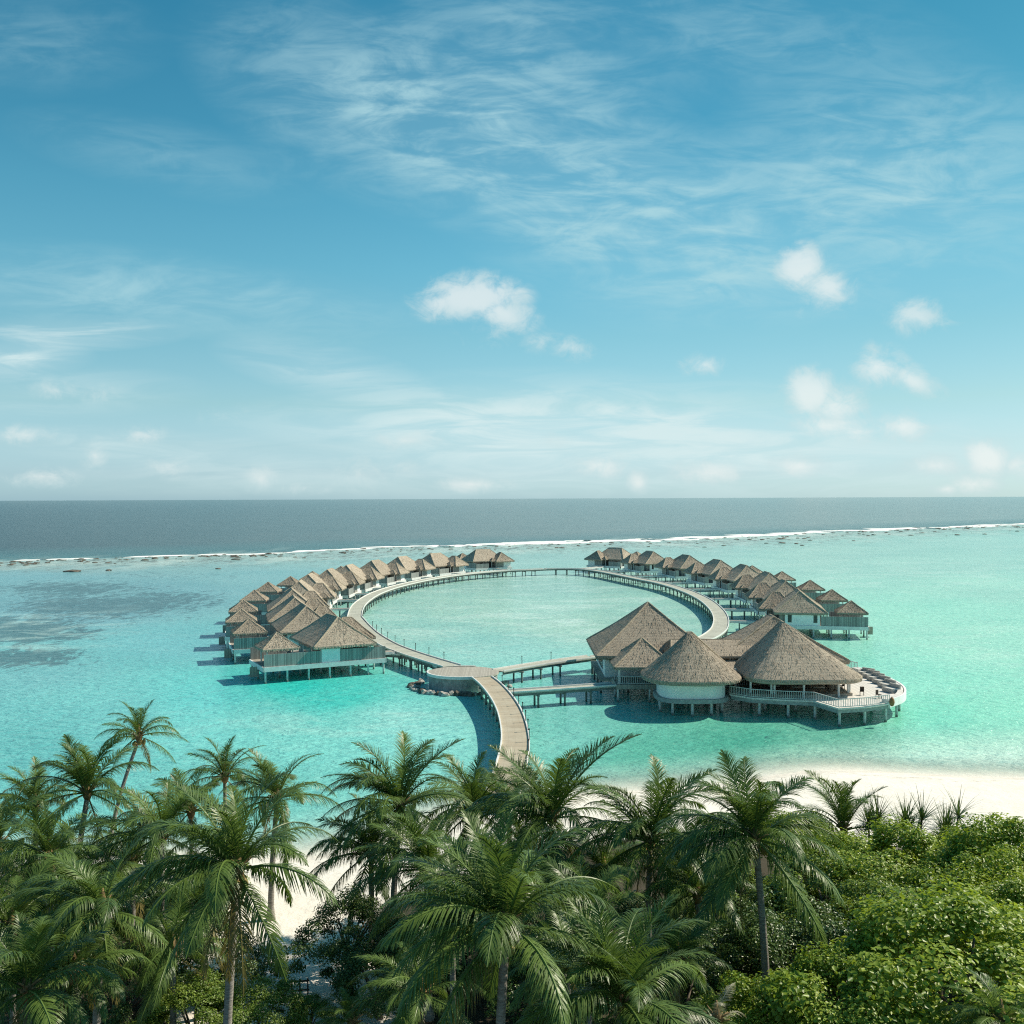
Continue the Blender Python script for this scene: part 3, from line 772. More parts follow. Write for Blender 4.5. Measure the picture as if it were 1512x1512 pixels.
# light posts along the seaward edge of the walks
lp = MB(); lp.tube([(0,0,0),(0,0,.95)], .045, 6); lp.box(-.07,.07,-.07,.07,.951,1.08)
lpm = lp.mesh('light_post', DARK)
def posts(path, off, step, where, s0=0):
    Q = resample(path, step)
    for i in range(s0, len(Q)-1):
        t = (Q[i+1]-Q[i]).normalized(); q = Q[i]+Vector((-t.y,t.x))*off
        tag(link('light_post', lpm, None, (q.x,q.y,WZ+.16)), 'slim dark light post on the edge of '+where, 'light post', 'light posts on '+where)
posts(walkL[:68], -1.39, 5, 'the left boardwalk near the round platform', 1)
posts(hj, 1.04, 5.5, 'the walkway to the big thatched hall', 1)
posts(jet[6:60], -1.31, 4.2, 'the curving jetty', 1)
posts(walkR[30:75], 1.39, 9, 'the right boardwalk', 1)

# ------------------------------------------------------------------ round platform at the junction
pc = at(684,992,WZ).xy
plat = empty('platform', (pc.x, pc.y, 0)); tag(plat, 'round concrete platform where the walkways meet, on a ring of rocks', 'platform')
def ell(a, b, n=40, rot=0): return [Vector((a*math.cos(2*PI*i/n)*math.cos(rot)-b*math.sin(2*PI*i/n)*math.sin(rot), a*math.cos(2*PI*i/n)*math.sin(rot)+b*math.sin(2*PI*i/n)*math.cos(rot))) for i in range(n)]
k = MB(); k.prism(ell(4.75,4.5), WZ-.2, WZ+.006); k.build('deck', PDECK, plat)
k = MB(); k.prism(ell(4.55,4.3), -1, WZ-.2); k.build('drum_wall', CONC, plat)
k = MB(); E1 = ell(4.86,4.6); E2 = ell(4.62,4.36); N = len(E1)
k.add([(*p,WZ-.25) for p in E1]+[(*p,WZ+.12) for p in E1]+[(*p,WZ+.12) for p in E2], [(i,(i+1)%N,N+(i+1)%N,N+i) for i in range(3,N) if not (2 <= i <= 7 or 12 <= i <= 17 or 32 <= i <= 39)]+[(N+i,N+(i+1)%N,2*N+(i+1)%N,2*N+i) for i in range(N) if not (2 <= i <= 7 or 12 <= i <= 17 or 32 <= i <= 39 or i < 3)])
k.build('rim', BEAM, plat)
prock = []
for kk in range(4):
    vs, fs = ico(1, 2); mb = MB(); sd = 40+kk*5.3
    mb.add([v*(1+.35*mnoise.noise(v*1.4+Vector((sd,0,0)))) for v in vs], fs); prock.append(mb.mesh('armour_rock', [ROCKP, ROCK][kk % 2]))
for i in range(46):
    a = R(150)+R(250)*i/46 if i < 34 else R(random.uniform(150,400)); rr_ = 5.7+random.uniform(-.25,.9)
    o = rock(pc.x+rr_*1.06*math.cos(a), pc.y+rr_*math.sin(a), random.uniform(.4,.62), 'rounded boulder in the rock ring around the foot of the round platform', 'boulders around the round platform', 'boulder', prock, .12)

# ------------------------------------------------------------------ hall, pavilion, restaurant
HZ = 2.2
def pl(px, py, z): return at(px, py, z)
hall = empty('thatched_hall', (18.3,138,0)); tag(hall, 'big steep pyramid roofed thatched hall with white walls, beside the ring boardwalk', 'hall')
hip_roof(hall, 'roof', 7.7, 8.0, .3, 4.9, 10.9, 0, 0, 'y', 12.1, .5, 14)
def small_roof(par, a, b, r, z0, z1, x, y, al, sd): return hip_roof(par, 'porch_roof', a, b, r, z0, z1, x, y, al, sd, .34, 8)
small_roof(hall, 3.9, 3.9, .15, 4.3, 7.35, -2.0, -9.3, 'y', 14.0)
k = MB(); k.box(-6.4,6.4,-6.4,6.4,1.9,5.3); k.build('white_wall', WHITE, hall)
k = MB(); k.box(-7.2,7.2,-7.2,7.2,1.6,1.895); k.box(-5.6,4.5,-13.0,-7.2,1.6,HZ-.05); k.build('deck', DECKM, hall)
k = MB(); k.box(-6.44,-6.38,-3,3,2.4,4.2); k.build('window', GLASSM, hall)
for x in (-7,-3.5,0,3.5,7):
    for y in (-7,-2,3,7): stilt(hall, x, y, 1.6, .3, DPILE)
for x in (-5.4,-1.5,2.5):
    for y in (-12.8,-9.5): stilt(hall, x, y, 1.6, .26, PILE)
for x in (-5.2,1.4): 
    k = MB(); k.box(-.11,.11,-.11,.11,HZ-.05,4.3); k.build('post', BEAM, hall, loc=(x,-12.4,0))
def railing(par, pts, z, h=1.0, step=.22, mat=RAILM, name='railing'):
    mb = MB()
    for a, b in zip(pts[:-1], pts[1:]):
        a = Vector(a); b = Vector(b); d = b-a; L = d.length
        mb.obox((a+b)/2, d, L, .09, z+h-.08, z+h); mb.obox((a+b)/2, d, L, .06, z+.10, z+.17)
        n = max(1, int(L/step)); 
        for i in range(n+1):
            p = a+d*(i/n); mb.obox(p, d, .05, .05, z+.171, z+h-.081)
    return mb.build(name, mat, par)
railing(hall, [(-5.5,-9.2),(-5.5,-10.2)], HZ-.05); railing(hall, [(-5.5,-12.7),(-1,-12.9),(4.4,-12.9)], HZ-.05)

# link hall between the big hall and the restaurant, its long roof in two tiers
lnk = empty('link_building', (26.5,128.5,0)); tag(lnk, 'long low two tier thatched roof linking the big hall to the restaurant', 'building')
hip_roof(lnk, 'roof', 8.2, 7.2, 6.6, 4.1, 5.9, 0, 0, 'x', 21.0, .4, 9)
hip_roof(lnk, 'upper_roof', 7.2, 4.6, 6.4, 5.55, 7.0, 0, 1.2, 'x', 22.0, .3, 7)
k = MB(); k.box(-7,7,-6.2,6.2,1.7,HZ-.01); k.build('deck', DECKM, lnk)
k = MB(); k.box(-6.4,5.6,1.0,5.4,HZ,4.4); k.build('timber_wall', TIMBER, lnk)
for x in (-6.4,-2.2,2.2,6.4):
    k = MB(); k.box(-.11,.11,-.11,.11,HZ-.01,4.2); k.build('post', BEAM, lnk, loc=(x,-5.6,0))
    stilt(lnk, x, -5.6, 1.7, .3, PILE); stilt(lnk, x, 0, 1.7, .3, DPILE); stilt(lnk, x, 5.6, 1.7, .3, DPILE)
railing(lnk, [(-3.4,-5.9),(1.5,-6.0),(6.6,-6.0)], HZ)

# round pavilion
pav = empty('pavilion', (20.9,120.2,0)); tag(pav, 'round white walled pavilion under a thatched cone roof on white stilts', 'pavilion')
def sup(a, b, n=40, e=2.5):
    P = []
    for i in range(n):
        t = 2*PI*i/n; c, s = math.cos(t), math.sin(t); P.append((a*math.copysign(abs(c)**(2/e), c), b*math.copysign(abs(s)**(2/e), s)))
    return P
lo = sup(5.75,5.5); r_ = link('roof', roof_mesh(lo, [(x*.03-.15,y*.03) for x, y in lo], 4.25, 9.15, 13, .07, .5, .02, 31.0), pav)
link('ridge_cap', ridge_mesh([[(-.45,0,9.13),(.2,0,9.17)],[(.2,0,9.12),(2.6,.9,6.95),(4.7,1.6,5.1)]], .14), r_)
k = MB(); k.prism(sup(3.85,3.7,40,3.2), 2.0, 4.9); k.build('white_wall', WHITE, pav)
k = MB(); k.prism(sup(4.25,4.1,40,3.0), 1.55, 2.0); k.build('deck_rim', RIM, pav)
for a in range(10): stilt(pav, 3.75*math.cos(R(36*a-96)), 3.6*math.sin(R(36*a-96)), 1.56, .3, PILE)

# restaurant
rc = Vector((32.6,121.6)); rest = empty('restaurant', (rc.x, rc.y, 0)); tag(rest, 'open sided restaurant under a large rounded thatched roof, with a sea terrace', 'restaurant')
def stadium(r, L, n=14):
    P = []
    for i in range(n): a = PI+PI*i/n; P.append((r*math.cos(a), r*math.sin(a)))
    for i in range(6): P.append((r, L*i/6))
    for i in range(n): a = PI*i/n; P.append((r*math.cos(a), L+r*math.sin(a)))
    for i in range(6): P.append((-r, L-L*i/6))
    return P
lo = stadium(6.9, 3.0); tp = [(x*.03-.3, max(0,min(1.3,y))) for x, y in lo]
# broaden the seaward end: flatter apse with soft corners, a little to the right of the apex
lo = [(x+1.0, y if y >= 0 else -6.9*max(0,1-abs(x/6.9)**4.2)**(1/4.2)*.96) for x, y in lo]
r_ = link('roof', roof_mesh(lo, tp, 4.4, 10.05, 15, .08, .55, .02, 41.0), rest)
def hipl(x, y, e): 
    return [(x,y,4.43),(x*.5,(y+e)/2,7.30),(0,e,10.38)]
link('ridge_cap', ridge_mesh([[(-.3,0,10.03),(-.3,1.3,10.03)]], .16), r_)
hip_roof(rest, 'rear_roof', 8.4, 5.2, 1.0, 4.75, 9.75, .8, 10.2, 'y', 43.0, .5, 12)
dk_w = [(25.2,118.5),(27.2,116.4),(30.5,115.2),(33.7,114.5),(35.2,110.3),(38.5,111.2),(41.6,112.8),(44.0,115.4),(45.6,118.6),(46.5,122.5),(46.6,127),(46.2,131),(45.4,134.5),(44,138),(38,138.6),(30,138),(25.3,135)]
dk = [Vector(p)-rc for p in dk_w]
k = MB(); k.prism([(p.x,p.y) for p in dk], HZ-.18, HZ); k.build('deck', TERR, rest)
k = MB(); k.prism([(p.x*.985,p.y*.985) for p in dk], HZ-.6, HZ-.182); k.build('deck_rim', RIM, rest)
for p in [(28.2,116.8),(31.2,115.7),(34.0,114.9),(35.6,111.3),(38.6,112),(41.4,113.4),(43.6,116),(45.1,119.2),(46,123),(46.1,127),(45.7,131),(29.5,119.5),(33,119),(37,116),(40,117),(42.5,121),(36,122),(31,124),(38,126),(43,127),(42,133),(36,132),(30,131)]:
    stilt(rest, p[0]-rc.x, p[1]-rc.y, HZ-.6, .32, PILE)
for p in [(27.4,117.6),(29.6,116.9),(29.95,116.85),(33.1,116.1),(37.2,116.6),(38.6,117.6),(38.9,118.0),(38.9,122.5),(38.6,126.5),(26.6,122),(26.6,127),(33,133.2)]:
    k = MB(); k.tube([(0,0,HZ),(0,0,4.6)], .13, 8); k.build('post', BEAM, rest, loc=(p[0]-rc.x, p[1]-rc.y, 0))
k = MB(); k.box(-5.3,1.6,4.4,6.8,HZ,5.2); k.build('timber_wall', DARK, rest)
railing(rest, [dk[0], dk[1], dk[2], dk[3]], HZ); railing(rest, [dk[3], dk[4], dk[5], dk[6]], HZ, 1.0, .28); 
railing(rest, [dk[12], dk[13], (11.3-2,15.9)], HZ, 1.05, .28)
# curved white bench wall along the sea side
def wallpath(par, pts, off, w, z0, z1, name, mat): return kerb(pts, off, w, z0, z1, name, mat, par)
cv = catmull([p for p in dk[6:13]], 6)
wallpath(rest, cv, .02, .22, HZ-.45, HZ+.45, 'bench_wall', WHITE)
wallpath(rest, cv, .55, .62, HZ+.003, HZ+.42, 'bench_seat', TERR)
# raised dining floor edge inside
k = MB(); k.prism([(-5.6,-4.6),(1.0,-5.6),(6.4,-4.4),(6.5,6),(-5.6,6)], HZ+.003, HZ+.3); k.build('dining_floor', DECKM, rest)

# furniture
def make_table(rnd):
    t = empty('dining_table', (0,0,0)); tag(t, 'x', 'table', 'dining tables in the restaurant')
    k = MB()
    if rnd: k.prism(ell(.45,.45,16), .70, .75)
    else: k.box(-.6,.6,-.4,.4,.70,.75)
    k.build('table_top', TABLEM, t)
    k = MB(); k.tube([(0,0,.03),(0,0,.70)], .05, 8); k.prism(ell(.26,.26,12), 0, .03); k.build('leg', CHAIRM, t); return t
def make_chair():
    c = empty('dining_chair', (0,0,0)); tag(c, 'x', 'chair', 'dining chairs in the restaurant')
    k = MB(); k.box(-.23,.23,-.23,.23,.42,.47); k.build('seat', CHAIRM, c)
    k = MB(); k.box(-.23,.23,.19,.23,.47,.95); k.build('backrest', CHAIRM, c)
    for sx in (-1,1):
        for sy in (-1,1): k = MB(); k.box(-.025,.025,-.025,.025,0,.42); k.build('leg', CHAIRM, c, loc=(sx*.2, sy*.2, 0))
    return c
tproto = make_table(False); cproto = make_chair(); first = [True, True]
def place(proto, idx, x, y, rz, z, label):
    o = proto if first[idx] else copy_tree(proto)
    first[idx] = False; o['label'] = label; o.location = (x, y, z); o.rotation_euler.z = rz; return o
# anchors in world metres: (x, y, rot)
for j, (x, y, a, raised) in enumerate([(30.2,118.2,.1,1),(32.7,117.6,0,1),(35.2,117.5,-.1,1),(37.6,119.2,.3,1),(35.0,120.3,.1,1),(37.6,122.6,.4,1),(31.5,120.8,0,1),(28.6,119.6,.1,1)]):
    z = HZ+.302
    wh = ['second from the round pavilion','at the middle of the front railing','by the corner post nearest the front terrace','by the pair of posts beside the sunlit terrace','one row in from the corner post','farthest in on the terrace side','one row in from the front railing middle','nearest the round pavilion'][j]
    place(tproto, 0, x, y, a, z, 'wooden dining table under the thatch, '+wh)
    for s in (-1,1): 
        place(cproto, 1, x+s*.95*math.cos(a), y+s*.95*math.sin(a), a+(PI/2*-s), z, ('dark chair on the pavilion side of the table ' if s < 0 else 'dark chair on the terrace side of the table ')+['second from the pavilion','at mid railing','by the corner post','by the paired posts','one row in from the corner post','farthest toward the terrace','one row in from mid railing','nearest the pavilion'][j])
for (x, y, a, w) in ((41.4,115.6,.6,'closest to the terrace railing'),(40.2,117.6,-.4,'a step back from the railing')):
    o = place(cproto, 1, x, y, a, HZ, 'dark chair alone on the sunlit open terrace, '+w)
# lounge sofas along the curved bench
def make_sofa():
    s = empty('lounge_sofa', (0,0,0)); tag(s, 'x', 'sofa', 'sofas along the curved terrace wall')
    k = MB(); k.box(-.85,.85,-.5,.5,.05,.40); k.build('base', SOFA, s)
    k = MB(); k.box(-.85,.85,.5,.68,.05,.95); k.box(-.97,-.852,-.5,.68,.05,.72); k.build('backrest', SOFA, s)
    k = MB(); k.box(-.8,.8,-.46,.46,.402,.52); k.build('seat_cushion', CUSH, s); return s
sp = None
for j, (px, py) in enumerate([(1279,998),(1286,1001.5),(1293,1005.5),(1301,1010),(1309,1015.5),(1315.5,1022)]):
    q = at(px, py, HZ); o = make_sofa() if sp is None else copy_tree(sp); sp = sp or o
    o.location = (q.x, q.y, HZ); o.rotation_euler.z = R(-70+8*(5-j)*.5) 
    o['label'] = ['grey lounge sofa at the inner end of the curved wall, beside the roof eave','grey lounge sofa second from the roof eave on the curved terrace','third grey lounge sofa from the roof eave on the curved terrace',
                  'grey lounge sofa fourth from the roof eave, three from the terrace tip','grey lounge sofa second from the tip of the curved terrace','grey lounge sofa at the tip of the curved terrace, nearest the railing'][j]
q = at(1317,1042.5,HZ); o = empty('lantern', (q.x,q.y,HZ)); tag(o, 'brown woven lantern standing where the railing meets the curved white wall', 'lantern')
k = MB(); k.tube([(0,0,.02),(0,0,.12),(0,0,.42),(0,0,.75),(0,0,.95)], [.12,.22,.3,.24,.1], 12); k.build('shade', BROWN, o, smooth=True)
k = MB(); k.tube([(0,0,0),(0,0,.02)], .16, 10); k.tube([(0,0,.95),(0,0,1.05)], .03, 6); k.build('base', DARK, o)
q = at(1271,996,HZ); 

# ------------------------------------------------------------------ palms
def shade_attr(me, vals):
    a = me.attributes.new('shade', 'FLOAT', 'POINT'); a.data.foreach_set('value', np.array(vals, 'f'))
def frond_mesh(th0, bend, seed, mat, V=0.0, nl=46, hang=.5, wind=0.0, name='frond'):
    """a frond of length 1 leaving the origin along +x at pitch th0, arching over by bend"""
    rr = random.Random(seed); vs = []; fs = []; sh = []
    NS = 22; P = [Vector((0,0,0))]; T = []
    for i in range(NS+1):
        t = i/NS; a = th0-bend*t**1.35
        T.append(Vector((math.cos(a), wind*t*t*.5, math.sin(a))).normalized())
        if i < NS: P.append(P[-1]+T[-1]/NS)
    mb = MB(); mb.tube([p for p in P], [.011*(1-.85*i/NS)+.0015 for i in range(NS+1)], 5)
    vs = mb.v; fs = mb.f; sh = [.85]*len(vs)
    def at_(t):
        f = t*NS; i = min(int(f), NS-1); return P[i].lerp(P[i+1], f-i), T[i].lerp(T[i+1], f-i).normalized()
    for k in range(nl):
        for s in (-1,1):
            t = .13+.865*((k+rr.uniform(-.3,.3)+.5)/nl); t = min(max(t,.1),.995)
            if rr.random() < .07: continue
            p, tg = at_(t)
            side = Vector((0,0,1)).cross(tg); side = (side.normalized() if side.length > .05 else Vector((0,1,0)))*s
            nrm = tg.cross(side)*(s); nrm = nrm if nrm.z >= 0 or abs(nrm.z) < .2 else -nrm
            L = .212*(math.sin(PI*min(1,(t-.05)*.9+.14))**.75)*rr.uniform(.85,1.1)*(1 if t < .86 else (1-t)/.14*.55+.45)
            fw = .48+.62*t; d = (side*math.cos(fw)+tg*math.sin(fw)+nrm*V).normalized()
            d = (d+Vector((rr.uniform(-.17,.17),rr.uniform(-.17,.17)+wind*.5,rr.uniform(-.17,.17)))).normalized()
            w = .0050*rr.uniform(.75,1.3); n = len(vs); q = p.copy(); m = 4; sv = rr.uniform(.15,.85)
            wd = d.cross(nrm)
            wd = wd.normalized() if wd.length > .01 else tg
            for j in range(m+1):
                u = j/m; ww = w*(1-.86*u**1.8)*(.55 if j == 0 else 1)
                vs.append(tuple(q-wd*ww)); vs.append(tuple(q+wd*ww)); sh += [sv, sv]
                d = (d+Vector((0,0,-1))*hang*(.10+.42*u)*rr.uniform(.8,1.2)+Vector((0,wind*.12,0))).normalized(); q = q+d*L/m
            for j in range(m): fs.append((n+2*j, n+2*j+1, n+2*j+3, n+2*j+2))
    me = bpy.data.meshes.new(name); me.from_pydata(vs, [], fs); me.materials.append(mat); shade_attr(me, sh); me.update()
    return me
FR = {}
W_ = -.25
for cls, th, bd, V, hang in (('up',77,60,.36,.55),('mid',62,80,.24,.75),('out',38,94,.08,1.1),('low',10,76,.0,1.25),('hang',-32,48,-.1,1.25)):
    FR[cls] = [frond_mesh(R(th+d*6), R(bd+d*12), len(cls)*100+k*17+int(th), PALM, V, 82, hang*(1+.15*d)) for k, d in enumerate((-1.2,-.3,.6,1.4))]
FR['dead'] = [frond_mesh(R(-42-10*k), R(38), 900+k, PALMY, -.1, 46, 1.2) for k in range(3)]
FR['pale'] = [frond_mesh(R(20+30*k), R(95), 950+k, PALMP, .0, 46, .7) for k in range(3)]
def trunk_mesh(base, top, r0, r1, bow):
    n = 14; pts = []; rad = []
    for i in range(n+1):
        t = i/n; p = Vector(base).lerp(Vector(top), t)+Vector(bow)*math.sin(PI*t)
        pts.append(p); rad.append((r0+(r1-r0)*t**.6)*(1+.05*(i%2))+(.12*max(0,1-t*9)))
    mb = MB(); mb.tube(pts, rad, 9); return mb.mesh('trunk', TRUNK, True)
vs, fs = ico(.13, 2); nb = MB(); nb.add([(v.x,v.y,v.z*1.2) for v in vs], fs); NUTM = nb.mesh('coconut', NUT, True)
hb = MB(); hb.tube([(0,0,-.35),(0,0,-.1),(0,0,.15),(0,0,.5),(0,0,.9)], [.13,.24,.22,.12,.03], 9)
for k in range(16):
    a = k*2.4; hb.tube([(0,0,-.05),(math.cos(a)*.22,math.sin(a)*.22,.05+.02*k),(math.cos(a)*.5,math.sin(a)*.5,.18+.025*k)], [.05,.045,.02], 5)
HEART = hb.mesh('crown', FIBRE, True)
def palm(px, py, reach, Y, label, seed, lean=(0,0), mix=(6,8,8,6,4), dead=1, nuts=6, az=None, tilt=(0,0), pale=False, extra=(), r=.15):
    rr = random.Random(seed); c = at_depth(px, py, Y); L = reach*Y/F*1.02
    bx, by = c.x-lean[0], c.y-lean[1]; gz_ = ground_z(bx, by)-.15
    root = empty('palm_tree', (bx, by, gz_)); tag(root, label, 'palm tree', 'coconut palms on the beach')
    top = Vector((lean[0], lean[1], c.z-gz_))
    link('trunk', trunk_mesh((0,0,0), top-Vector((0,0,.15)), r*1.25, r*.8, (-lean[0]*.18, -lean[1]*.18, 0)), root)
    cr = link('crown', HEART, root, top, (tilt[0], tilt[1], rr.random()*6), .8+.05*L)
    base_rot = cr.rotation_euler.copy(); cs = cr.scale[0]
    cr.rotation_euler = (tilt[0], tilt[1], 0)
    ga = rr.random()*6.28; i = 0
    for cls, n in zip(('up','mid','out','low','hang'), (max(2, round(mix[0]*.75)), max(2, round(mix[1]*.9)), mix[2], mix[3], mix[4])):
        a0 = rr.random()*6.28
        for k in range(n):
            a = a0+2*PI*k/n+rr.uniform(-.35,.35); a += .45*math.sin(a)   # the breeze leans them left
            if pale: me = rr.choice(FR['pale']) if cls in ('up','mid') else rr.choice(FR[cls])
            else: me = rr.choice(FR[cls])
            s = L/cs*rr.uniform(.86,1.1)*(.86 if cls == 'up' else .95 if cls == 'mid' else 1.0)
            link('frond', me, cr, (math.cos(a)*.06, math.sin(a)*.06, .0+.05*rr.random()), (rr.uniform(-.30,.30), rr.uniform(-.22,.16), a), s)
    for a, s_ in extra: link('frond', FR['up'][0], cr, (0,0,.1), (rr.uniform(-.1,.1), .18, a), L/cs*s_)
    for k in range(dead+1):
        a = rr.random()*6.28; link('frond', rr.choice(FR['dead']), cr, (0,0,-.1), (0,rr.uniform(-.1,.1),a), L/cs*rr.uniform(.8,.95))
    for k in range(nuts):
        a = rr.random()*6.28; link('coconut', NUTM, cr, (math.cos(a)*.34, math.sin(a)*.34, -.28-.22*rr.random()), (0,0,a), rr.uniform(.85,1.15)/cs)
    return root
PALMS = [
 (205,1088,68,66,'small lone palm leaning over the water above the others, behind the left clump',(1.5,2.0),(4,6,5,4,2),1,6),
 (129,1172,112,55,'palm with a tall spread fan of upright fronds below the small lone leaning palm',(.5,1),(8,8,6,4,2),0,0),
 (-5,1248,120,50,'palm cut by the left edge of the photo beside the tall fan palm',(0,0),(5,7,8,6,3),1,3),
 (332,1148,76,62,'small palm crown peeping out behind the biggest left palm with hanging nuts',(0,0),(6,6,5,4,2),0,0),
 (350,1285,180,36,'biggest left palm, nut cluster and drooping fronds beside the sand gap',(.4,.6),(6,8,9,8,4),2,14),
 (409,1180,108,58,'palm behind the sand gap with a narrow upright fan and one frond reaching right',(.3,.5),(6,6,6,5,3),0,0),
 (238,1238,118,48,'bright yellow green palm between the tall fan palm and the biggest left palm',(0,0),(6,8,7,5,2),0,0),
 (152,1345,150,40,'palm in shade with yellow stalks and hanging fronds, lower left clump',(.3,.2),(3,6,8,8,5),3,4),
 (591,1190,136,52,'palm left of the jetty with long fronds sweeping left over the turquoise water',(.4,1),(6,8,9,7,4),1,6),
 (702,1199,114,56,'palm standing just left of the end of the curving jetty',(0,.5),(6,8,8,6,3),1,5),
 (815,1209,146,50,'palm right of the jetty with two tall upright fronds against the water',(.3,.6),(5,7,8,7,4),2,6),
 (960,1244,150,48,'palm in the middle of the beach below the round pavilion',(.2,.5),(7,8,8,7,4),1,4),
 (1116,1240,162,42,'tall palm with a long bare straight trunk in front of the green bushes',(-.5,.2),(6,9,10,10,5),0,8),
 (1246,1226,112,63,'short palm fanning up against the white sand right of the tall bare trunked palm',(-.4,.3),(9,5,2,0,0),0,0),
 (746,1372,220,30,'large windswept palm at the bottom centre below the jetty palms',(.4,.3),(7,9,10,9,4),1,5),
 (917,1485,195,31,'palm at the bottom edge with straight young fronds fanning upward, right of centre',(0,0),(10,10,8,5,2),0,0),
 (40,1465,165,34,'dark palm in the bottom left corner with upright fronds',(0,0),(7,8,8,6,3),0,0),
 (632,1285,130,46,'dense dark palm crown between the left jetty palm and the large windswept palm',(0,0),(5,8,9,7,3),0,3),
 (72,1268,118,46,'dark palm crown under the tall fan palm near the left edge',(0,0),(5,7,8,6,3),0,3),
 (868,1352,128,42,'low shaded palm between the middle beach palm and the bottom edge palm',(0,0),(4,7,8,6,3),0,0),
 (18,1372,125,41,'shaded palm at the left edge above the bottom corner palm',(0,0),(5,7,8,6,3),1,0),
 (622,1470,120,37,'shaded low palm at the bottom, left of the large windswept palm',(0,0),(4,7,8,6,3),0,0),
 (255,1405,118,42,'shaded palm under the biggest left palm, beside the bottom bushes',(0,0),(3,6,8,7,4),1,0),
 (1030,1322,112,46,'palm crown half hidden behind the tall bare trunked palm, on its left',(0,0),(5,7,7,6,3),0,0),
 (112,1318,112,48,'palm crown in the middle of the left clump, under the tall fan palm',(0,0),(5,7,8,6,3),0,0),
 (300,1345,105,46,'palm crown tucked left of the nut cluster on the biggest left palm',(0,0),(4,7,8,6,3),0,0),
 (195,1275,100,54,'palm crown right under the small lone leaning palm',(0,0),(5,7,8,6,3),0,0),
 (110,1440,120,38,'shaded palm between the bottom corner palm and the yellow stalked palm',(0,0),(4,7,8,6,3),1,0),
 (548,1262,110,53,'dark palm crown below and left of the palm sweeping left over the water',(0,0),(4,7,8,6,3),0,0),
 (752,1192,92,58,'palm crown hiding the foot of the jetty, between the two jetty palms',(0,0),(5,7,7,5,2),0,0),
 (668,1345,118,43,'shaded palm crown behind the left fronds of the large windswept palm',(0,0),(4,7,8,6,3),0,0),
 (775,1268,100,52,'dark palm crown under the palm with two tall upright fronds',(0,0),(4,7,8,6,3),0,0),
 (892,1290,108,50,'dark palm crown on the left below the middle beach palm',(0,0),(4,7,8,6,3),0,0),
 (1012,1268,98,52,'palm crown between the middle beach palm and the tall bare trunked palm',(0,0),(5,7,8,6,3),0,0),
 (838,1432,112,36,'shaded palm at the bottom between the large windswept and the bottom edge palm',(0,0),(4,7,8,6,3),0,0),
 (52,1192,92,58,'palm crown near the left edge, just left of the tall fan palm',(0,0),(5,7,7,5,2),0,0),
 (282,1200,88,58,'palm crown left of the small crown peeping over the biggest left palm',(0,0),(5,7,7,5,2),0,0),
 (1000,1420,100,40,'shaded low palm right of the bottom edge palm with straight fronds',(0,0),(4,6,7,5,3),0,0),
 (520,1512,66,41,'young low palm at the bottom edge, right of the sandy gap',(0,0),(5,6,5,3,0),0,0),
 (1478,1512,95,33,'palm with pale arching fronds in the bottom right corner',(0,0),(3,6,6,4,2),0,0),
]
for i, (x, y, rch, Y, lb, lean, mixx, dead, nuts) in enumerate(PALMS):
    palm(x, y, rch, Y, lb, 100+i*7, lean, mixx, dead, nuts, r=(.13 if rch*Y/F < 3.5 else .16), extra=(((.1,1.25),(.5,1.1),(2.6,1.0)) if x == 815 else ((.3,1.0),) if x in (960,591) else ()))
palm(1058,1512,72,34,'low palm with bleached fronds arching over at the bottom edge under the bare trunk', 555, (0,0), (2,4,5,3,2), 0, 0, pale=True)
# spiky screw pines at the back of the bushes
def spiky(px, py, Y, h, label, seed):
    rr = random.Random(seed); b = at_depth(px, py, Y); g0 = ground_z(b.x, b.y)
    root = empty('screw_pine', (b.x, b.y, g0-.05)); tag(root, label, 'plant', 'screw pines at the back of the beach')
    tk = MB(); lf = MB(); sh = []
    heads = [(rr.uniform(-.7,.7), rr.uniform(-.5,.5), h*rr.uniform(.45,.8)) for _ in range(5)]
    for x, y, z in heads:
        tk.tube([(0,0,0),(x*.5,y*.5,z*.55),(x,y,z)], [.09,.07,.05], 6)
        for k in range(46):
            a = rr.random()*6.28; e = rr.uniform(-.3,1.35); d = Vector((math.cos(a)*math.cos(e), math.sin(a)*math.cos(e), math.sin(e))); L = h*rr.uniform(.26,.42)
            sd = d.cross(Vector((0,0,1))); sd = sd.normalized()*.045 if sd.length > .01 else Vector((.045,0,0))
            q = Vector((x,y,z)); n = 3; V = []
            for j in range(n+1):
                u = j/n; V += [q-sd*(1-.9*u), q+sd*(1-.9*u)]; d = (d+Vector((0,0,-.30*u))).normalized(); q = q+d*L/n
            lf.add(V, [(2*j,2*j+1,2*j+3,2*j+2) for j in range(n)]); s_ = rr.random()*.6; sh += [s_]*len(V)
    tk.build('trunk', BARK, root); o = lf.build('crown', LEAFS[2], root); shade_attr(o.data, sh)
    return root
spiky(1350,1238,63,5.4,'spiky dark screw pine against the white sand, the broader of two',3)
spiky(1404,1236,63,5.2,'spiky dark screw pine against the white sand, the right of two with a bent tip',4)
spiky(1286,1246,63,5.2,'thin ragged spiky plant leaning right beside the short fanning palm',6)

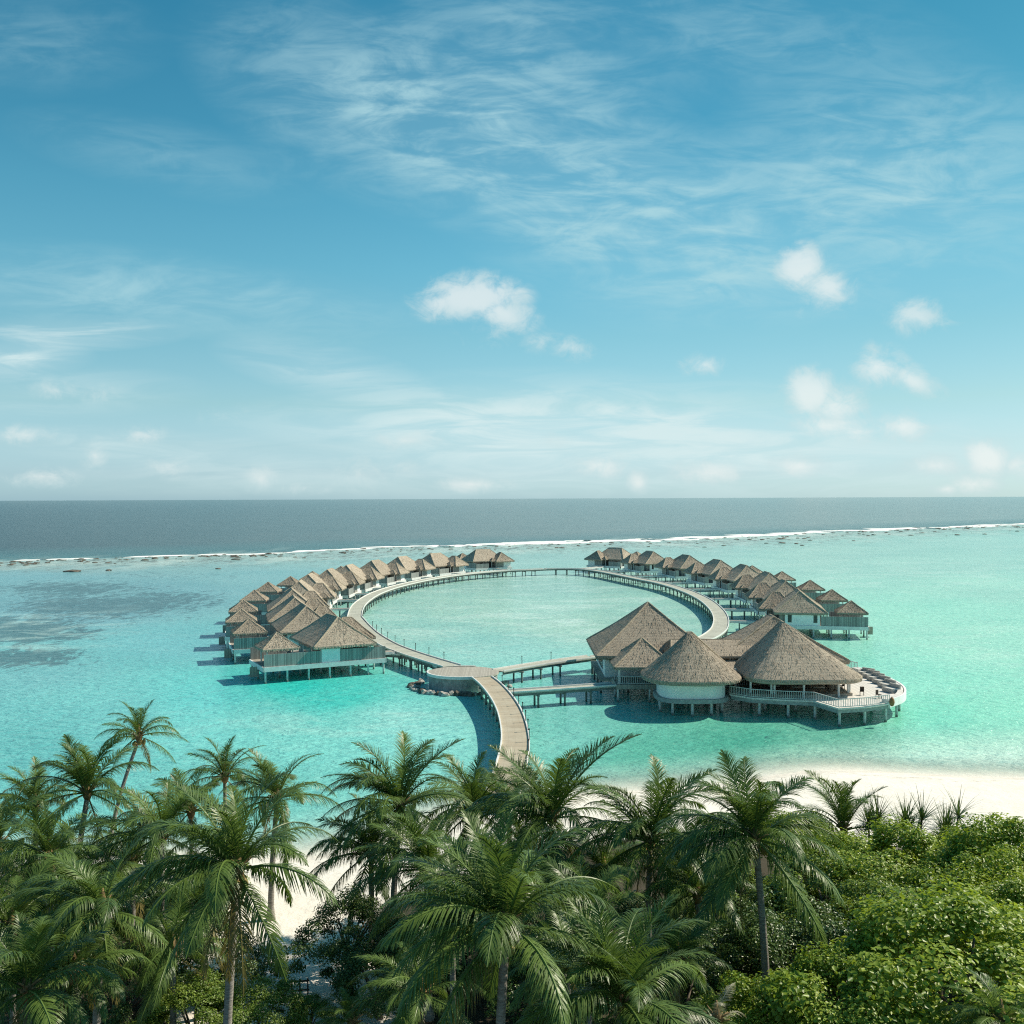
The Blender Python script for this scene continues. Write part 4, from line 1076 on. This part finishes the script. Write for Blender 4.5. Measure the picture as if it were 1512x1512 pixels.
# ------------------------------------------------------------------ broadleaf trees
def crown_mesh(Rr, H, nclump, per, seed, mat, leaf=.21, flat=.72):
    g = np.random.default_rng(seed)
    a = g.uniform(0, 2*PI, nclump); zz = g.uniform(-.28, 1, nclump); rad = np.sqrt(np.maximum(0,1-zz**2))
    fr = g.uniform(.66, 1.08, nclump)
    wob = 1+.22*np.sin(a*3+seed)+.12*np.sin(a*5+seed*2)
    C = np.stack([np.cos(a)*rad*fr*Rr*wob, np.sin(a)*rad*fr*Rr*wob, zz*fr*H*(.8+.2*wob)], 1)
    rc_ = g.uniform(.55, 1.35, nclump)*Rr/4.5
    cs = g.uniform(-.18, .18, nclump)
    ci = np.repeat(np.arange(nclump), per); N = len(ci)
    d = g.normal(size=(N,3)); d /= np.linalg.norm(d, axis=1)[:,None]; d[:,2] = np.where(d[:,2] < -.35, -d[:,2], d[:,2])
    P = C[ci]+d*(rc_[ci]*g.uniform(.45,1.12,N))[:,None]*np.array([1,1,.85])
    out = P/np.array([Rr,Rr,H]); out /= np.linalg.norm(out, axis=1)[:,None]+1e-6
    nrm = d*.55+out*.35+np.array([0,0,.55])+g.normal(size=(N,3))*.42; nrm /= np.linalg.norm(nrm, axis=1)[:,None]
    rv = g.normal(size=(N,3)); t = np.cross(nrm, rv); t /= np.linalg.norm(t, axis=1)[:,None]+1e-6; b = np.cross(nrm, t)
    L = (leaf*g.uniform(.65,1.25,N))[:,None]; w = L*.42; fold = nrm*L*.14
    tip = P+t*L*.62-nrm*L*.12; base = P-t*L*.5; l = P-b*w+fold-t*L*.08; r = P+b*w+fold-t*L*.08; l2 = P-b*w*.62+fold*.6+t*L*.3; r2 = P+b*w*.62+fold*.6+t*L*.3
    V = np.stack([base, l, l2, tip, r2, r], 1).reshape(-1,3); i = np.arange(N)*6
    fs = np.stack([np.stack([i,i+3,i+2,i+1],1), np.stack([i,i+5,i+4,i+3],1)], 1).reshape(-1,4)
    me = bpy.data.meshes.new('crown'); me.vertices.add(len(V)); me.vertices.foreach_set('co', V.astype('f').ravel())
    me.loops.add(fs.size); me.loops.foreach_set('vertex_index', fs.ravel().astype('i')); me.polygons.add(len(fs)); me.polygons.foreach_set('loop_start', np.arange(0, fs.size, 4, dtype='i'))
    me.update(calc_edges=True); me.materials.append(mat)
    shade_attr(me, np.repeat(np.clip(g.beta(2,2.4,N)+cs[ci],0,1), 6))
    return me, C
CROWN = {}
for k, (mi, n, per, leaf) in enumerate([(0,66,430,.175),(0,58,430,.17),(1,60,400,.165),(1,52,400,.16),(2,58,350,.16),(2,50,340,.155)]):
    CROWN.setdefault(mi, []).append(crown_mesh(4.5, 3.1, n, per, 20+k*3, LEAFS[mi], leaf))
def btree(px, py, Y, rad, kind, label, seed, zc=None):
    """px,py = middle of the crown in the photo, rad in metres"""
    rr = random.Random(seed); c = at_depth(px, py, Y); g0 = ground_z(c.x, c.y)-.1
    root = empty('broadleaf_tree', (c.x, c.y, g0)); tag(root, label, 'tree', 'leafy bushes and trees behind the beach')
    me, C = rr.choice(CROWN[kind]); s = rad/4.5; hz = c.z-g0-.4
    hz = max(hz, 1.0)
    link('crown', me, root, (0,0,hz), (0,0,rr.random()*6.28), (s, s, s*rr.uniform(.85,1.1)))
    tk = MB(); ch = Vector((0,0,hz)); fork = Vector((rr.uniform(-.2,.2),rr.uniform(-.2,.2),hz*.45))
    tk.tube([(0,0,0), fork*.5, fork], [.22*s+.05,.19*s+.04,.16*s+.03], 8)
    for k in range(9):
        q = Vector(C[rr.randrange(len(C))])*s*.8+ch; mid = fork.lerp(q, .5)+Vector((0,0,.2)); tk.tube([fork, mid, q], [.12*s+.02,.08*s+.01,.03], 6)
    tk.build('trunk', BARK, root, smooth=True)
TREES = [
 (1420,1470,38,5.6,0,'large bright green tree filling the bottom right corner'),
 (1255,1490,37,3.2,0,'bright green bush at the bottom, left shoulder of the big corner tree'),
 (1340,1306,54,4.5,0,'wide bright green tree in the middle of the right thicket'),
 (1495,1314,52,4.4,0,'bright green tree at the right edge of the photo below the sand'),
 (1225,1345,53,3.9,1,'mid green tree just right of the tall bare trunk'),
 (1170,1245,61,2.9,0,'yellow green tree below the sand, right of the tall palm crown'),
 (1170,1420,45,3.6,2,'dark tree behind the lower half of the bare trunk'),
 (1070,1420,49,3.6,2,'dark shrub left of the bare palm trunk'),
 (1430,1282,60,3.2,0,'green bush bordering the sand beneath the two spiky plants'),
 (1270,1288,60,2.8,1,'green bush at the foot of the short fanning palm'),
 (1330,1385,46,3.4,1,'shaded bush in the hollow above the big corner tree'),
 (1500,1370,46,3.4,0,'bright bush at the right edge between thicket and corner tree'),
 (515,1375,49,2.5,2,'dark glossy leaved bush right of the sandy gap'),
 (560,1440,46,2.6,2,'dark bush in palm shade, lower right of the glossy bush by the sand'),
 (385,1497,43,2.0,1,'round green bush at the bottom of the sandy gap'),
 (285,1490,42,2.1,1,'round green bush at the bottom, left of the big palm trunk'),
 (458,1505,44,1.2,1,'small pale green shrub by the fence in the sandy gap'),
 (190,1470,46,2.6,2,'dark bush in the shade of the lower left palms'),
 (820,1440,46,3.0,2,'dark bush below the low shaded palm, right of the large windswept palm'),
 (940,1370,52,2.8,2,'dark bush under the middle beach palm'),
 (680,1400,50,3.0,2,'dark bush hidden behind the large windswept palm'),
 (90,1400,50,3.0,2,'dark bush between the palms at the left edge'),
 (1010,1480,43,2.8,2,'dark bush beside the bleached palm at the bottom edge'),
 (1110,1505,38,1.9,0,'low bright leaved shrub at the bottom edge beside the bleached palm'),
 (760,1290,56,2.6,2,'dark bush under the two jetty palms'),
 (325,1425,49,2.6,2,'dark bush between the biggest left palm trunk and the yellow stalked palm'),
 (215,1345,58,3.0,2,'dark bush at the back of the left clump under the lone leaning palm'),
 (110,1350,58,3.2,2,'dark bush at the back of the left clump under the tall fan palm'),
 (5,1345,58,3.2,2,'dark bush at the left edge behind the edge palm'),
 (300,1330,60,2.4,1,'green bush on the sand behind the biggest left palm'),
 (1075,1330,56,3.0,1,'green bush behind the tall palm crown, on its left'),
]
for i, (x, y, Y, rd, kd, lb) in enumerate(TREES): btree(x, y, Y, rd, kd, lb, 300+i*11)
# little fence in the sandy gap
q = at(437,1478,1.5); f = empty('fence', (q.x,q.y,ground_z(q.x,q.y)), .15); tag(f, 'little dark post and rail fence on the sand in the gap', 'fence')
for x in (-.55,-.18,.18,.55): k = MB(); k.box(-.035,.035,-.035,.035,-.1,1.0); k.build('post', DARK, f, loc=(x,0,0))
k = MB(); k.box(-.62,.62,.036,.07,.82,.9); k.box(-.62,.62,.036,.07,.4,.47); k.build('rail', DARK, f)

# ------------------------------------------------------------------ sun, sky
EL, AZ = 42.0, 20.0            # azimuth measured from +x towards +y
sl = bpy.data.lights.new('sun', 'SUN'); sl.energy = 3.9; sl.angle = R(.55); sl.color = (1, .89, .73)
so = bpy.data.objects.new('sun', sl); COL.objects.link(so)
sd = Vector((math.cos(R(EL))*math.cos(R(AZ)), math.cos(R(EL))*math.sin(R(AZ)), math.sin(R(EL))))
so.rotation_euler = sd.to_track_quat('Z', 'Y').to_euler(); so.location = (0,0,60)
w = bpy.data.worlds.new('World'); scene.world = w; w.use_nodes = True
t = NT(w.node_tree); bg = w.node_tree.nodes['Background']
sky = t.n('ShaderNodeTexSky', sky_type='NISHITA', sun_disc=False); sky.sun_elevation = R(EL); sky.sun_rotation = R(90-AZ); sky.altitude = 30
g = t.n('ShaderNodeTexCoord').outputs['Generated']
sp3 = t.n('ShaderNodeSeparateXYZ'); t.set(sp3.inputs[0], g)
yy = t.math('MAXIMUM', t.math('ABSOLUTE', sp3.outputs[1]), .08)
u = t.math('DIVIDE', sp3.outputs[0], yy); v = t.math('DIVIDE', t.math('MAXIMUM', sp3.outputs[2], 0.0), yy)
cb = t.n('ShaderNodeCombineXYZ'); t.set(cb.inputs[0], u); t.set(cb.inputs[1], v); UV = cb.outputs[0]
# clear-sky colour: the Nishita sky tinted towards the photograph's teal
TINT = [(0.0, (0.856, 1.336, 1.884)), (0.012, (0.753, 1.164, 1.644)), (0.024, (0.685, 1.007, 1.418)), (0.05, (0.651, 0.904, 1.13)), (0.09, (0.616, 0.87, 0.911)), (0.154, (0.507, 0.863, 0.836)), (0.217, (0.411, 0.884, 0.849)), (0.277, (0.329, 0.849, 0.822)), (0.334, (0.24, 0.767, 0.767)), (0.43, (0.171, 0.705, 0.726)), (1.0, (0.219, 0.616, 0.685))]
tint = t.ramp(sp3.outputs[2], [(p, tuple(x/2 for x in c)) for p, c in TINT])
dbl = t.n('ShaderNodeVectorMath', operation='SCALE'); t.set(dbl.inputs[0], tint); dbl.inputs['Scale'].default_value = 2.0
even = t.n('ShaderNodeVectorMath', operation='SCALE'); t.set(even.inputs[0], dbl.outputs[0]); t.set(even.inputs['Scale'], t.smooth(u, -.1, .6, 1.0, .80))
base = t.mix(1.0, sky.outputs[0], even.outputs[0], 'MULTIPLY')
def UVp(px, py): return ((px-756)/F, (736-py)/F, 0)
def blob(px, py, rx, ry, rot=0.0):
    m = t.mapping(UV, UVp(px,py), (0,0,R(rot)), (rx/F, ry/F, 1), 'TEXTURE')
    gn = t.n('ShaderNodeTexGradient', gradient_type='SPHERICAL'); t.set(gn.inputs[0], m); return gn.outputs['Fac']
def acc(items, op='ADD', grow=1.0):
    s = None
    for px, py, rx, ry, rot, a in items:
        b = t.math('MULTIPLY', blob(px,py,rx*grow,ry*grow,rot), a); s = b if s is None else t.math(op, s, b)
    return s
wm = acc([(560,160,330,150,-25,.9),(830,250,380,190,-32,1.1),(980,360,300,120,-20,.8),(1300,290,400,190,8,1.2),(150,425,330,75,-4,.8),(420,460,260,70,-8,.5),(1100,60,420,120,-10,.45),(760,40,300,120,-30,.4),(60,60,220,90,0,.35),(250,230,260,60,-12,.35)])
n1 = t.noise(t.mapping(UV, rot=(0,0,R(22)), sc=(3.2,9.5,1)), 3.2, 9, .62, .9)
n2 = t.noise(t.mapping(UV, rot=(0,0,R(-8)), sc=(2.2,9,1)), 4.0, 8, .6, 1.2)
wn = t.math('ADD', t.math('MULTIPLY', n1, .6), t.math('MULTIPLY', n2, .4))
wd = t.math('MULTIPLY', t.math('ADD', .17, t.math('MULTIPLY', t.smooth(wn, .38, .66), .83)), t.math('MINIMUM', wm, 1.0))
sky1 = t.mix(t.math('MULTIPLY', wd, .85, clamp=True), base, tuple(x*6.85 for x in (.44,.70,.76)))
# low stratus streaks and haze above the horizon
sm = acc([(700,625,420,60,0,.9),(900,650,420,50,-2,.8),(180,655,260,30,-3,.6),(90,490,200,30,0,.9),(30,525,120,28,0,1.2),(480,545,180,45,-12,.6),(60,575,260,45,0,.5),(1150,680,560,80,0,.8),(900,600,420,60,-2,.55),(640,700,400,50,0,.5),(300,700,300,40,0,.35)])
n3 = t.noise(t.mapping(UV, rot=(0,0,R(-2)), sc=(2.4,15,1)), 3.4, 8, .6, .8)
sd_ = t.math('MULTIPLY', t.math('ADD', .25, t.math('MULTIPLY', t.smooth(n3, .36, .64), .72)), t.math('MINIMUM', sm, 1.0))
sky2 = t.mix(t.math('MULTIPLY', sd_, .95, clamp=True), sky1, tuple(x*6.85 for x in (.68,.84,.85)))
cu = acc([(700,440,95,44,0,1.),(740,462,75,34,-15,.8),(650,446,60,36,0,.7),(720,490,70,40,0,.35),(1183,398,52,44,0,1.1),(1222,425,70,40,-10,.9),(1210,450,60,30,0,.5),(1360,472,75,38,-8,.65),(1200,585,60,48,0,1.),(1235,600,65,52,0,.9),(1225,630,95,30,0,.8),
          (1295,545,55,42,0,.85),(1350,566,60,28,-25,.75),(1335,632,62,34,0,.75),(1040,540,46,24,0,.75),(1460,680,44,40,0,.95),(1500,690,40,26,0,.6),(382,706,44,30,0,.5),(845,514,55,26,-10,.55),(800,505,50,24,0,.4),(140,670,34,34,0,.6),
          (885,687,70,28,0,.6),(1440,718,60,22,0,.75),(1400,724,40,16,0,.6),(942,714,24,28,0,.65),(530,700,75,40,0,.5),(600,690,60,30,0,.4),(85,575,50,24,0,.5),(250,690,60,24,0,.6),(700,715,80,18,0,.65),(1050,700,90,26,0,.65),(1180,690,60,26,0,.65),(1260,640,70,24,0,.6),(1380,690,70,24,0,.65),(60,700,80,24,0,.6),(40,640,70,24,0,.55),(210,640,60,20,0,.5),(600,650,90,22,0,.5),(450,720,60,16,0,.5),(820,650,80,24,0,.4),(330,610,60,22,0,.35),(150,580,50,22,0,.5)], 'MAXIMUM', 1.15)
nc = t.noise(t.mapping(UV, sc=(1,1.25,1)), 34, 10, .68, .6); nc2 = t.noise(t.mapping(UV, loc=(3,1,0), sc=(1,1.3,1)), 13, 6, .62, .4)
ed = t.math('ADD', t.math('MULTIPLY', t.math('SUBTRACT', nc, .5), 1.35), t.math('MULTIPLY', t.math('SUBTRACT', nc2, .5), 1.2))
cdn = t.math('MULTIPLY', t.smooth(t.math('ADD', cu, ed), .08, .74), t.smooth(cu, .02, .30))
light = t.smooth(t.math('ADD', t.math('MULTIPLY', cu, .75), t.math('MULTIPLY', t.noise(t.mapping(UV, loc=(3.006,.992,0), sc=(1,1.3,1)), 13, 6, .62, .4), .8)), .5, 1.05)
cc = t.mix(light, tuple(x*6.85 for x in (.58,.74,.76)), tuple(x*6.85 for x in (.90,.93,.90)))
sky3 = t.mix(t.math('MULTIPLY', cdn, .68, clamp=True), sky2, cc)
t.set(bg.inputs[0], sky3); bg.inputs[1].default_value = .1
scene.view_settings.view_transform = 'Standard'; scene.view_settings.look = 'None'; scene.view_settings.exposure = 0.55; scene.view_settings.gamma = 1
scene.cycles.use_denoising = False; scene.cycles.sample_clamp_indirect = 3; scene.cycles.sample_clamp_direct = 6; scene.cycles.filter_width = 1.15
scene.cycles.max_bounces = 6; scene.cycles.transparent_max_bounces = 12
